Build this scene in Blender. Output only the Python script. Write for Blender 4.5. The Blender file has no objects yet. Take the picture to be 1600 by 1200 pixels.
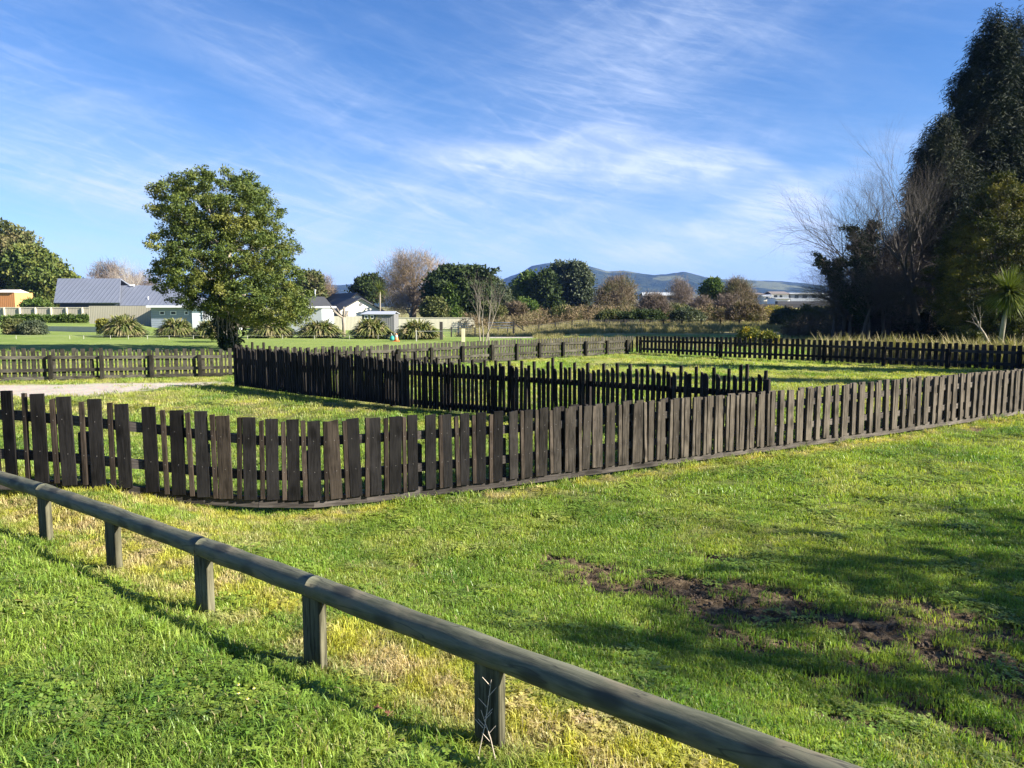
import bpy, bmesh, math, random
import numpy as np
from mathutils import Vector, Matrix, Euler

SC = bpy.context.scene
COL = SC.collection
PI = math.pi
R = math.radians

# ------------------------------------------------------------------ camera, light
FPX, EYE, HORIZON = 1202.0, 1.97, 478.0
PITCH = math.atan((600 - HORIZON) / FPX)
cd = bpy.data.cameras.new('camera')
cd.sensor_width = 36; cd.lens = FPX / 1600 * 36; cd.clip_start = .05; cd.clip_end = 20000
cam = bpy.data.objects.new('camera', cd); COL.objects.link(cam)
cam.location = (0, 0, EYE); cam.rotation_euler = (PI / 2 - PITCH, 0, 0)
SC.camera = cam

SUN_EL, SUN_ROT = R(27.5), R(106)
sd = bpy.data.lights.new('sun', 'SUN'); sd.energy = 5.0; sd.angle = R(.5); sd.color = (1, .93, .80)
sun = bpy.data.objects.new('sun', sd); COL.objects.link(sun)
sdir = Vector((math.sin(SUN_ROT) * math.cos(SUN_EL), math.cos(SUN_ROT) * math.cos(SUN_EL), math.sin(SUN_EL)))
sun.rotation_euler = sdir.to_track_quat('Z', 'Y').to_euler()
sun.location = (30, -3, 30)

SC.view_settings.view_transform = 'Standard'; SC.view_settings.look = 'None'
SC.view_settings.gamma = 1; SC.view_settings.exposure = 1.9
SC.cycles.max_bounces = 6; SC.cycles.diffuse_bounces = 2; SC.cycles.glossy_bounces = 2
SC.cycles.transmission_bounces = 3; SC.cycles.transparent_max_bounces = 6; SC.cycles.volume_bounces = 0
SC.cycles.use_denoising = True; SC.cycles.denoising_input_passes = 'RGB_ALBEDO_NORMAL'; SC.cycles.denoising_prefilter = 'ACCURATE'

def node(nt, t, **kw):
    n = nt.nodes.new(t)
    for k, v in kw.items():
        if k.startswith('i_'): n.inputs[k[2:]].default_value = v
        elif k.startswith('n_'): n.inputs[int(k[2:])].default_value = v
        else: setattr(n, k, v)
    return n
def math_(nt, op, a, b=None, c=None, clamp=False):
    n = nt.nodes.new('ShaderNodeMath'); n.operation = op; n.use_clamp = clamp
    for i, v in enumerate((a, b, c)):
        if v is None: continue
        if isinstance(v, (int, float)): n.inputs[i].default_value = v
        else: nt.links.new(v, n.inputs[i])
    return n.outputs[0]
def mixc(nt, f, a, b, mode='MIX'):
    n = nt.nodes.new('ShaderNodeMix'); n.data_type = 'RGBA'; n.blend_type = mode; n.clamp_factor = True
    for sock, v in ((n.inputs[0], f), (n.inputs[6], a), (n.inputs[7], b)):
        if isinstance(v, (int, float)): sock.default_value = v
        elif isinstance(v, (tuple, list)): sock.default_value = (*v[:3], 1)
        else: nt.links.new(v, sock)
    return n.outputs[2]
def smooth(nt, v, lo, hi):
    n = nt.nodes.new('ShaderNodeMapRange'); n.interpolation_type = 'SMOOTHSTEP'
    nt.links.new(v, n.inputs[0]); n.inputs[1].default_value = lo; n.inputs[2].default_value = hi
    return n.outputs[0]
def noise(nt, vec, scale, detail=3, rough=.55, dist=0.0):
    n = node(nt, 'ShaderNodeTexNoise', i_Scale=scale, i_Detail=detail, i_Roughness=rough, i_Distortion=dist)
    if vec is not None: nt.links.new(vec, n.inputs['Vector'])
    return n.outputs['Fac']

# ------------------------------------------------------------------ sky with thin cirrus
W = bpy.data.worlds.new('World'); SC.world = W; W.use_nodes = True
nt = W.node_tree; bg = nt.nodes['Background']
sky = nt.nodes.new('ShaderNodeTexSky'); sky.sky_type = 'NISHITA'; sky.sun_disc = False
sky.sun_elevation = SUN_EL; sky.sun_rotation = SUN_ROT; sky.altitude = 200; sky.air_density = 1.0; sky.dust_density = .3; sky.ozone_density = 3.0
tc = nt.nodes.new('ShaderNodeTexCoord')
sep = nt.nodes.new('ShaderNodeSeparateXYZ'); nt.links.new(tc.outputs['Generated'], sep.inputs[0])
AZ = math_(nt, 'ARCTAN2', sep.outputs[0], sep.outputs[1])
EL = math_(nt, 'ARCSINE', sep.outputs[2])
def azel(px, py):
    x = (px - 800) / FPX; y = (600 - py) / FPX
    v = Vector((x, math.cos(PITCH) + y * math.sin(PITCH), -math.sin(PITCH) + y * math.cos(PITCH))).normalized()
    return math.atan2(v.x, v.y), math.asin(v.z)
def blob(px, py, rx, ry, rot, amt):
    a, e = azel(px, py); c, s = math.cos(R(rot)), math.sin(R(rot))
    da = math_(nt, 'SUBTRACT', AZ, a); de = math_(nt, 'SUBTRACT', EL, e)
    u = math_(nt, 'ADD', math_(nt, 'MULTIPLY', da, c / (rx / FPX)), math_(nt, 'MULTIPLY', de, s / (rx / FPX)))
    v = math_(nt, 'ADD', math_(nt, 'MULTIPLY', da, -s / (ry / FPX)), math_(nt, 'MULTIPLY', de, c / (ry / FPX)))
    d = math_(nt, 'ADD', math_(nt, 'MULTIPLY', u, u), math_(nt, 'MULTIPLY', v, v))
    g = math_(nt, 'EXPONENT', math_(nt, 'MULTIPLY', d, -1.0))
    return math_(nt, 'MULTIPLY', g, amt)
cx = nt.nodes.new('ShaderNodeCombineXYZ'); nt.links.new(AZ, cx.inputs[0]); nt.links.new(EL, cx.inputs[1])
def streak(rot, sx, sy, scale, dist, det=6, rough=.6, off=0.0):
    m = node(nt, 'ShaderNodeMapping'); m.inputs['Rotation'].default_value = (0, 0, R(rot)); m.inputs['Scale'].default_value = (sx, sy, 1); m.inputs['Location'].default_value = (off, off * .7, off)
    # stretch along a rotated axis: rotate first, then scale
    m0 = node(nt, 'ShaderNodeMapping'); m0.inputs['Rotation'].default_value = (0, 0, R(rot)); nt.links.new(cx.outputs[0], m0.inputs[0])
    m.inputs['Rotation'].default_value = (0, 0, 0); nt.links.new(m0.outputs[0], m.inputs[0])
    return noise(nt, m.outputs[0], scale, det, rough, dist)
n1 = streak(14, 1.0, 5.0, 2.2, .9, off=3.1)
n2 = streak(-22, 1.0, 4.0, 3.6, 1.2, off=7.7)
n3 = streak(20, 1.2, 2.6, 7.0, 1.6, 7, .65, off=1.3)
wisps = math_(nt, 'ADD', math_(nt, 'MULTIPLY', smooth(nt, n1, .40, .68), .62), math_(nt, 'MULTIPLY', smooth(nt, n2, .42, .74), .30))
wisps = math_(nt, 'MULTIPLY', wisps, math_(nt, 'ADD', .55, math_(nt, 'MULTIPLY', smooth(nt, n3, .3, .75), .8)))
m = None
for b in [(130, 270, 330, 90, -14, .85), (60, 110, 200, 60, -28, .35), (430, 90, 230, 45, -28, .4), (930, 170, 240, 150, 25, .55), (1040, 60, 180, 90, 30, .35),
          (640, 330, 330, 60, -6, .8), (330, 330, 300, 45, -10, .5), (1170, 300, 110, 36, -18, .35), (1120, 370, 200, 40, 16, .95), (1000, 270, 170, 30, 6, .6), (560, 400, 900, 26, 0, .55),
          (1340, 260, 120, 22, 20, .35), (780, 250, 220, 40, 14, .5), (1450, 560, 2500, 60, 0, .3)]:
    g = blob(*b); m = g if m is None else math_(nt, 'ADD', m, g)
m = math_(nt, 'ADD', math_(nt, 'MULTIPLY', m, .98), .14)
fib = streak(12, 1.0, 9.0, 7.0, 1.1, 7, .68, off=5.5)
fib2 = streak(22, 1.0, 5.0, 9.0, 1.4, 7, .68, off=9.5)
a0, e0 = azel(1075, 405); da = math_(nt, 'MULTIPLY', math_(nt, 'SUBTRACT', AZ, a0), FPX / 215); de = math_(nt, 'MULTIPLY', math_(nt, 'SUBTRACT', EL, e0), FPX / 168)
wob = math_(nt, 'MULTIPLY', math_(nt, 'SUBTRACT', n3, .5), .16)
q = math_(nt, 'ADD', math_(nt, 'SQRT', math_(nt, 'ADD', math_(nt, 'MULTIPLY', da, da), math_(nt, 'MULTIPLY', de, de))), wob)
arc = math_(nt, 'MULTIPLY', smooth(nt, q, 1.06, .93), smooth(nt, q, .25, .98))
arc = math_(nt, 'MULTIPLY', arc, smooth(nt, math_(nt, 'ADD', math_(nt, 'MULTIPLY', da, .75), math_(nt, 'MULTIPLY', de, .6)), -.25, .75))
cloud = math_(nt, 'MULTIPLY', m, math_(nt, 'ADD', .20, math_(nt, 'ADD', math_(nt, 'MULTIPLY', wisps, .75), math_(nt, 'MULTIPLY', math_(nt, 'ADD', smooth(nt, fib, .42, .72), smooth(nt, fib2, .48, .78)), .22))), clamp=True)
cloud = math_(nt, 'ADD', cloud, math_(nt, 'MULTIPLY', arc, math_(nt, 'ADD', .20, math_(nt, 'MULTIPLY', smooth(nt, fib, .3, .7), .32))), clamp=True)
cloud = math_(nt, 'MULTIPLY', cloud, smooth(nt, EL, -.01, .03))
hs = node(nt, 'ShaderNodeHueSaturation', i_Hue=.505, i_Saturation=1.28, i_Value=.83); nt.links.new(sky.outputs[0], hs.inputs['Color'])
skycol = mixc(nt, 1.0, hs.outputs[0], (.88, .96, 1.10), 'MULTIPLY')
lp = skycol
cl = node(nt, 'ShaderNodeRGB'); cl.outputs[0].default_value = (4.3, 5.0, 6.3, 1)
out = mixc(nt, cloud, lp, cl.outputs[0])
nt.links.new(out, bg.inputs[0]); bg.inputs[1].default_value = .05

# ------------------------------------------------------------------ numeric helpers
def hashn(ix, iy, seed):
    h = (ix.astype(np.int64) * 374761393 + iy.astype(np.int64) * 668265263 + seed * 1442695041) & 0xFFFFFFFF
    h = ((h ^ (h >> 13)) * 1274126177) & 0xFFFFFFFF
    return ((h ^ (h >> 16)) & 0xFFFFFF) / float(0xFFFFFF)
def vnoise(x, y, seed=0):
    x = np.asarray(x, float); y = np.asarray(y, float)
    ix = np.floor(x); iy = np.floor(y); fx = x - ix; fy = y - iy
    fx = fx * fx * (3 - 2 * fx); fy = fy * fy * (3 - 2 * fy)
    a = hashn(ix, iy, seed); b = hashn(ix + 1, iy, seed); c = hashn(ix, iy + 1, seed); d = hashn(ix + 1, iy + 1, seed)
    return (a + (b - a) * fx) * (1 - fy) + (c + (d - c) * fx) * fy
def fbm(x, y, seed=0, o=4):
    s = 0; a = .5; t = 0
    for i in range(o):
        s = s + a * vnoise(x * 2 ** i, y * 2 ** i, seed + i * 17); t += a; a *= .55
    return s / t
def S(t):
    t = np.clip(t, 0, 1); return t * t * (3 - 2 * t)
def PZ(px, py, z):
    a = (px - 800) / FPX * z; b = (600 - py) / FPX * z
    return Vector((a, z * math.cos(PITCH) + b * math.sin(PITCH), EYE - z * math.sin(PITCH) + b * math.cos(PITCH)))
def G(px, py, z=0):
    p = PZ(px, py, 1); t = (EYE - z) / (EYE - p.z); return Vector((p.x * t, p.y * t, z))
def X(px, Y): p = PZ(px, HORIZON, 1); return p.x / p.y * Y
def Z(py, Y): p = PZ(800, py, 1); return EYE + (p.z - EYE) / p.y * Y

RA = np.array([-.09, 2.93]); RD = np.array([-.785, .62]); RN = np.array([.62, .785])
def rail_uv(x, y):
    dx = x - RA[0]; dy = y - RA[1]
    return dx * RN[0] + dy * RN[1], dx * RD[0] + dy * RD[1]
def hgt(x, y):
    x = np.asarray(x, float); y = np.asarray(y, float)
    u, v = rail_uv(x, y)
    far = 1 - S((y - 12) / 6)
    h = .21 * (1 - S((u - .15) / 1.9)) * far
    h = h + .11 * S((-u - .10) / .35) * far
    h = h + .17 * S((-x - 2.3) / 1.6) * (1 - S((y - 7.4) / 3)) * S((u - .1) / .7)
    h = h + .035 * (fbm(x * .8, y * .8, 3) - .5) * far
    h = h - .65 * S((y - 48) / 14) * S((x / np.maximum(y, 1) + .37) / .06) * (1 - S((x / np.maximum(y, 1) - .0) / .1)) * (1 - S((y - 130) / 60))
    h = h + .4 * S((y - 60.5) / 1.5) * (1 - S((x / np.maximum(y, 1) + .50) / .05)) * (1 - S((y - 130) / 40))
    h = h + 1.6 * S((y - 150) / 60) * S((x - 30) / 40)
    h = h - .25 * S((y - 38) / 8) * (1 - S((y - 60) / 8)) * S((x - 2) / 4) * .5
    return h

def mesh_np(name, V, F, mat=None, parent=None, smooth_=False, attrs=None, loc=None, me_only=False):
    """V (n,3), F (m,k) or a list of such arrays"""
    me = bpy.data.meshes.new(name)
    Fs = F if isinstance(F, list) else [F]
    Fs = [np.asarray(f, np.int32) for f in Fs if len(f)]
    V = np.asarray(V, np.float32)
    me.vertices.add(len(V)); me.vertices.foreach_set('co', V.ravel())
    idx = np.concatenate([f.ravel() for f in Fs]); tot = np.concatenate([np.full(len(f), f.shape[1], np.int32) for f in Fs])
    st = np.concatenate([[0], np.cumsum(tot)[:-1]]).astype(np.int32)
    me.loops.add(len(idx)); me.loops.foreach_set('vertex_index', idx)
    me.polygons.add(len(tot)); me.polygons.foreach_set('loop_start', st); me.polygons.foreach_set('loop_total', tot)
    me.polygons.foreach_set('use_smooth', np.full(len(tot), bool(smooth_)))
    me.update(calc_edges=True); me.validate(verbose=False)
    if attrs:
        for k, a in attrs.items():
            at = me.attributes.new(k, 'FLOAT', 'POINT'); at.data.foreach_set('value', np.asarray(a, np.float32))
    if mat is not None: me.materials.append(mat)
    if me_only: return me
    o = bpy.data.objects.new(name, me); COL.objects.link(o)
    if parent: o.parent = parent
    if loc is not None: o.location = loc
    return o
class MB:
    """collects shapes for ONE mesh"""
    def __init__(s): s.V = []; s.F = {}; s.n = 0
    def add(s, V, F):
        V = np.asarray(V, float); s.V.append(V)
        for f in F: s.F.setdefault(len(f), []).append([i + s.n for i in f])
        s.n += len(V); return s
    def box(s, x0, x1, y0, y1, z0, z1, M=None):
        V = np.array([(x, y, z) for z in (z0, z1) for y in (y0, y1) for x in (x0, x1)])
        if M is not None: V = np.array([M @ Vector(v) for v in V])
        return s.add(V, [(0, 2, 3, 1), (4, 5, 7, 6), (0, 1, 5, 4), (2, 6, 7, 3), (0, 4, 6, 2), (1, 3, 7, 5)])
    def prism(s, poly, y0, y1, M=None):
        """poly in (x,z), extruded along y"""
        n = len(poly); V = [Vector((x, y0, z)) for x, z in poly] + [Vector((x, y1, z)) for x, z in poly]
        if M is not None: V = [M @ v for v in V]
        return s.add(V, [tuple(range(n)), tuple(range(2 * n - 1, n - 1, -1))] + [(i, i + n, (i + 1) % n + n, (i + 1) % n) for i in range(n)])
    def beam(s, a, b, w, h):
        a = Vector(a); b = Vector(b); d = b - a; L = d.length; d.normalize()
        q = d.to_track_quat('X', 'Z').to_matrix().to_4x4(); M = Matrix.Translation(a) @ q
        return s.box(0, L, -w / 2, w / 2, -h / 2, h / 2, M)
    def tube(s, pts, rad, n=8, caps=True):
        pts = [Vector(p) for p in pts]; m = len(pts); V = []; F = []
        if isinstance(rad, (int, float)): rad = [rad] * m
        for i, p in enumerate(pts):
            t = (pts[min(i + 1, m - 1)] - pts[max(i - 1, 0)]).normalized()
            up = Vector((0, 0, 1)) if abs(t.z) < .9 else Vector((1, 0, 0))
            a = t.cross(up).normalized(); b = t.cross(a)
            for k in range(n):
                th = 2 * PI * k / n; V.append(p + (a * math.cos(th) + b * math.sin(th)) * rad[i])
        for i in range(m - 1):
            for k in range(n): F.append((i * n + k, i * n + (k + 1) % n, (i + 1) * n + (k + 1) % n, (i + 1) * n + k))
        if caps: F += [tuple(range(n - 1, -1, -1)), tuple(range((m - 1) * n, m * n))]
        return s.add(V, F)
    def build(s, name, mat, parent=None, smooth_=False, loc=None):
        return mesh_np(name, np.concatenate(s.V), [np.array(v) for v in s.F.values()], mat, parent, smooth_, loc=loc)
def segs_tube(P0, P1, R0, R1, n=3):
    """many independent tapered tubes, vectorised"""
    P0 = np.asarray(P0, float); P1 = np.asarray(P1, float); R0 = np.asarray(R0)[:, None]; R1 = np.asarray(R1)[:, None]
    t = P1 - P0; t /= np.maximum(np.linalg.norm(t, axis=1, keepdims=True), 1e-6)
    up = np.where(np.abs(t[:, 2:3]) < .9, [[0, 0, 1.]], [[1., 0, 0]])
    a = np.cross(t, up); a /= np.linalg.norm(a, axis=1, keepdims=True); b = np.cross(t, a)
    ring0 = [P0 + (a * math.cos(2 * PI * k / n) + b * math.sin(2 * PI * k / n)) * R0 for k in range(n)]
    ring1 = [P1 + (a * math.cos(2 * PI * k / n) + b * math.sin(2 * PI * k / n)) * R1 for k in range(n)]
    V = np.stack(ring0 + ring1, 1).reshape(-1, 3); base = np.arange(len(P0))[:, None] * 2 * n
    F = np.concatenate([base + np.array([[k, (k + 1) % n, (k + 1) % n + n, k + n]]) for k in range(n)])
    return V, F

def empty(name, loc, rz=0.0):
    o = bpy.data.objects.new(name, None); COL.objects.link(o); o.location = loc; o.rotation_euler = (0, 0, rz)
    o.empty_display_size = .2; return o
def cs(c, v): return tuple(x * v for x in c)
def tag(o, label=None, cat=None, group=None, kind=None):
    if label: o['label'] = label
    if cat: o['category'] = cat
    if group: o['group'] = group
    if kind: o['kind'] = kind
    return o

# ------------------------------------------------------------------ materials
def new_mat(name):
    m = bpy.data.materials.new(name); m.use_nodes = True; nt = m.node_tree
    return m, nt, nt.nodes['Principled BSDF']
def mat_plain(name, col, rough=.8, var=.15, scale=3.0, bump=0.0, metallic=0.0, spec=.3):
    m, nt, p = new_mat(name); g = nt.nodes.new('ShaderNodeTexCoord')
    n = noise(nt, g.outputs['Object'], scale, 5)
    c = mixc(nt, n, tuple(v * (1 - var) for v in col), tuple(v * (1 + var) for v in col))
    nt.links.new(c, p.inputs['Base Color']); p.inputs['Roughness'].default_value = rough; p.inputs['Metallic'].default_value = metallic
    p.inputs['Specular IOR Level'].default_value = spec
    if bump:
        b = node(nt, 'ShaderNodeBump', i_Strength=bump, i_Distance=.02); nt.links.new(n, b.inputs['Height']); nt.links.new(b.outputs[0], p.inputs['Normal'])
    return m
def mat_wood(name, axis='Z', rough=.85):
    """weathered timber; base tone comes from the object's own colour"""
    m, nt, p = new_mat(name); tcn = nt.nodes.new('ShaderNodeTexCoord'); oi = nt.nodes.new('ShaderNodeObjectInfo')
    off = node(nt, 'ShaderNodeVectorMath', operation='SCALE'); cmb = nt.nodes.new('ShaderNodeCombineXYZ')
    for i in range(3): nt.links.new(oi.outputs['Random'], cmb.inputs[i])
    nt.links.new(cmb.outputs[0], off.inputs[0]); off.inputs['Scale'].default_value = 37.0
    add = node(nt, 'ShaderNodeVectorMath', operation='ADD'); nt.links.new(tcn.outputs['Object'], add.inputs[0]); nt.links.new(off.outputs[0], add.inputs[1])
    mp = node(nt, 'ShaderNodeMapping'); sc = {'Z': (22, 22, 1.3), 'X': (1.3, 22, 22)}[axis]; mp.inputs['Scale'].default_value = sc; nt.links.new(add.outputs[0], mp.inputs[0])
    g = noise(nt, mp.outputs[0], 3.0, 6, .65, .7)
    st = noise(nt, add.outputs[0], 2.2, 4)
    vor = node(nt, 'ShaderNodeTexVoronoi', i_Scale=1.6); mp2 = node(nt, 'ShaderNodeMapping'); mp2.inputs['Scale'].default_value = {'Z': (3.5, 3.5, 1.6), 'X': (1.6, 3.5, 3.5)}[axis]
    nt.links.new(add.outputs[0], mp2.inputs[0]); nt.links.new(mp2.outputs[0], vor.inputs['Vector'])
    knot = smooth(nt, vor.outputs['Distance'], .30, .08)
    v = math_(nt, 'ADD', math_(nt, 'MULTIPLY', smooth(nt, g, .34, .68), .85), math_(nt, 'MULTIPLY', smooth(nt, st, .35, .7), .55))
    v = math_(nt, 'MULTIPLY', math_(nt, 'ADD', v, .30), math_(nt, 'ADD', .72, math_(nt, 'MULTIPLY', oi.outputs['Random'], .56)))
    v = math_(nt, 'MULTIPLY', v, math_(nt, 'SUBTRACT', 1.0, math_(nt, 'MULTIPLY', knot, .55)))
    hsv = node(nt, 'ShaderNodeHueSaturation'); nt.links.new(oi.outputs['Color'], hsv.inputs['Color']); nt.links.new(v, hsv.inputs['Value'])
    nt.links.new(hsv.outputs[0], p.inputs['Base Color']); p.inputs['Roughness'].default_value = rough; p.inputs['Specular IOR Level'].default_value = .10
    b = node(nt, 'ShaderNodeBump', i_Strength=.5, i_Distance=.004); nt.links.new(g, b.inputs['Height']); nt.links.new(b.outputs[0], p.inputs['Normal'])
    return m
def mat_leaf(name, c0, c1, c2=None, trans=.25, rough=.5, cl=.45):
    """c0..c1 by per-leaf value attribute, c2 a rarer third tone in clumps"""
    m, nt, p = new_mat(name)
    at = node(nt, 'ShaderNodeAttribute', attribute_name='lv')
    c = mixc(nt, at.outputs['Fac'], c0, c1)
    if c2:
        g = nt.nodes.new('ShaderNodeTexCoord'); n = noise(nt, g.outputs['Object'], cl, 3); c = mixc(nt, smooth(nt, n, .48, .66), c, c2)
    nt.links.new(c, p.inputs['Base Color']); p.inputs['Roughness'].default_value = rough; p.inputs['Specular IOR Level'].default_value = .12
    if trans:
        tr = nt.nodes.new('ShaderNodeBsdfTranslucent'); nt.links.new(mixc(nt, 1.0, c, (1.1, 1.25, .5), 'MULTIPLY'), tr.inputs[0])
        mx = nt.nodes.new('ShaderNodeMixShader'); mx.inputs[0].default_value = trans
        nt.links.new(p.outputs[0], mx.inputs[1]); nt.links.new(tr.outputs[0], mx.inputs[2])
        nt.links.new(mx.outputs[0], nt.nodes['Material Output'].inputs[0])
    return m
M_NAIL = mat_plain('galvanised nail', (.17, .16, .15), .7)
WOODZ = mat_wood('weathered timber upright', 'Z'); WOODX = mat_wood('weathered timber lengthwise', 'X')
M_BARK = mat_plain('bark', (.16, .13, .10), .9, .4, 6, .6)
M_BARKP = mat_plain('pale bark', (.23, .20, .16), .9, .3, 5, .5)
M_TWIG = mat_plain('grey twigs', (.17, .145, .125), .9, .3, 1.5)
M_TWIGP = mat_plain('pale twigs', (.36, .32, .28), .9, .25, 1.5)

def noise_col(nt, vec, a, b, scale, lo=.35, hi=.65, det=4):
    return mixc(nt, smooth(nt, noise(nt, vec, scale, det), lo, hi), a, b)
def grass_base(nt, pos, dryfac, rnd=None):
    """lawn colours shared by the ground sheet and the blades standing on it"""
    c = noise_col(nt, pos, (.074, .148, .020), (.175, .250, .036), .55)
    c = mixc(nt, smooth(nt, noise(nt, pos, 3.1, 4), .45, .75), c, (.20, .27, .045))
    c = mixc(nt, smooth(nt, noise(nt, pos, 7.3, 2), .55, .8), c, (.055, .125, .022))
    c = mixc(nt, math_(nt, 'MULTIPLY', dryfac, 1.0, clamp=True), c, noise_col(nt, pos, (.34, .33, .05), (.40, .32, .17), 4.0, .4, .62))
    return c
# ground
mg, nt, pg = new_mat('ground'); geo = nt.nodes.new('ShaderNodeNewGeometry'); pos = geo.outputs['Position']
def attr(nm, typ='GEOMETRY'):
    a = node(nt, 'ShaderNodeAttribute', attribute_name=nm); a.attribute_type = typ; return a.outputs['Fac']
base = grass_base(nt, pos, attr('dry'))
base = mixc(nt, attr('thatch'), base, mixc(nt, noise(nt, pos, 30, 3), (.05, .065, .018), (.10, .10, .035)))
base = mixc(nt, math_(nt, 'MULTIPLY', attr('mown'), .75), base, noise_col(nt, pos, (.15, .20, .05), (.20, .24, .075), .25))
base = mixc(nt, attr('rough'), base, noise_col(nt, pos, (.16, .17, .05), (.30, .25, .13), .35, .35, .7))
mud = mixc(nt, smooth(nt, noise(nt, pos, 16, 6, .7), .38, .66), (.040, .028, .016), (.175, .128, .078))
base = mixc(nt, attr('mud'), base, mud)
gr = node(nt, 'ShaderNodeTexVoronoi', i_Scale=55.0); nt.links.new(pos, gr.inputs['Vector'])
grav = mixc(nt, noise(nt, pos, 2.0, 5), (.30, .26, .22), (.48, .43, .37)); grav = mixc(nt, .5, grav, gr.outputs['Color'], 'SOFT_LIGHT')
base = mixc(nt, attr('gravel'), base, grav)
nt.links.new(base, pg.inputs['Base Color']); pg.inputs['Roughness'].default_value = .95; pg.inputs['Specular IOR Level'].default_value = .1
bn = node(nt, 'ShaderNodeBump', i_Strength=.9, i_Distance=.03); nt.links.new(noise(nt, pos, 22, 6, .7), bn.inputs['Height']); nt.links.new(bn.outputs[0], pg.inputs['Normal'])
M_GROUND = mg

# blades: colour by place on the lawn, plus the tuft's own values
mb, nt, pb = new_mat('grass blades'); geo = nt.nodes.new('ShaderNodeNewGeometry'); pos = geo.outputs['Position']
c = grass_base(nt, pos, attr('dry', 'INSTANCER'))
rr = attr('rnd', 'INSTANCER'); lv = attr('lv')
v = math_(nt, 'ADD', .66, math_(nt, 'ADD', math_(nt, 'MULTIPLY', rr, .5), math_(nt, 'MULTIPLY', lv, .55)))
hsv = node(nt, 'ShaderNodeHueSaturation'); nt.links.new(c, hsv.inputs['Color']); nt.links.new(v, hsv.inputs['Value'])
nt.links.new(math_(nt, 'ADD', .485, math_(nt, 'MULTIPLY', lv, .03)), hsv.inputs['Hue'])
c = mixc(nt, smooth(nt, lv, .965, .98), hsv.outputs[0], (.32, .27, .14))
nt.links.new(c, pb.inputs['Base Color']); pb.inputs['Roughness'].default_value = .45; pb.inputs['Specular IOR Level'].default_value = .35
tr = nt.nodes.new('ShaderNodeBsdfTranslucent'); nt.links.new(mixc(nt, 1.0, c, (1.5, 1.5, .6), 'MULTIPLY'), tr.inputs[0])
mx = nt.nodes.new('ShaderNodeMixShader'); mx.inputs[0].default_value = .38
nt.links.new(pb.outputs[0], mx.inputs[1]); nt.links.new(tr.outputs[0], mx.inputs[2]); nt.links.new(mx.outputs[0], nt.nodes['Material Output'].inputs[0])
M_BLADE = mb
M_STRAW = mat_leaf('dry grass stalks', (.16, .15, .05), (.36, .30, .17), (.12, .14, .04), .25, .7, .6)

# ------------------------------------------------------------------ lines of the place
FRONT = [(-320, 752, 590, 0.375), (-60, 760, 608, 0.355), (0, 762, 608, 0.335), (60, 764, 615, 0.335), (200, 773, 630, 0.255), (300, 785, 642, 0.165), (400, 790, 655, 0.120), (500, 791, 657, 0.065), (600, 780, 652, 0.065),
         (800, 757, 642, 0.065), (1000, 729, 626, 0.065), (1200, 703, 612, 0.065), (1400, 675, 592, 0.065), (1600, 645, 576, 0.065), (1700, 631, 567, 0.065), (2000, 589, 541, 0.065)]
def front_at(px):
    for a, b in zip(FRONT, FRONT[1:]):
        if px <= b[0]: break
    t = (px - a[0]) / (b[0] - a[0])
    by = a[1] + (b[1] - a[1]) * t; ty = a[2] + (b[2] - a[2]) * t; z = a[3] + (b[3] - a[3]) * t
    g = G(px, by, z); return g, Z(ty, g.y)
FP = np.array([front_at(px)[0][:2] for px in range(-320, 2001, 20)])
def dist_poly(x, y, P):
    d = np.full(x.shape, 1e9); sgn = np.zeros(x.shape)
    for (ax, ay), (bx, by) in zip(P, P[1:]):
        ex, ey = bx - ax, by - ay; L = ex * ex + ey * ey
        t = np.clip(((x - ax) * ex + (y - ay) * ey) / L, 0, 1)
        dd = np.hypot(x - ax - t * ex, y - ay - t * ey); s = np.sign((x - ax) * ey - (y - ay) * ex)
        m_ = dd < d; d = np.where(m_, dd, d); sgn = np.where(m_, s, sgn)
    return d, sgn
MUD = [((860, 868), (960, 885), .14, .8), ((900, 895), (1100, 925), .26, 1), ((1040, 900), (1240, 925), .24, 1), ((1090, 940), (1300, 965), .22, .85), ((1190, 930), (1420, 985), .22, 1), ((1400, 985), (1600, 1045), .3, 1),
       ((1280, 1010), (1400, 1040), .15, .7), ((1420, 935), (1500, 960), .16, .8), ((1380, 940), (1560, 990), .2, .6), ((1260, 1118), (1430, 1165), .07, 1), ((1460, 1100), (1600, 1190), .18, .8), ((1370, 1080), (1480, 1110), .14, .5),
       ((640, 862), (668, 900), .12, .8), ((1230, 935), (1600, 1100), .32, .55), ((1500, 665), (1540, 670), .45, .5), ((1130, 985), (1330, 1010), .16, .6), ((1500, 1040), (1600, 1090), .22, .9), ((1300, 1050), (1520, 1150), .2, .5), ((1480, 960), (1600, 985), .2, .6), ((1000, 965), (1060, 980), .1, .5), ((1060, 850), (1140, 870), .14, .45), ((560, 800), (640, 815), .1, .3)]
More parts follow.
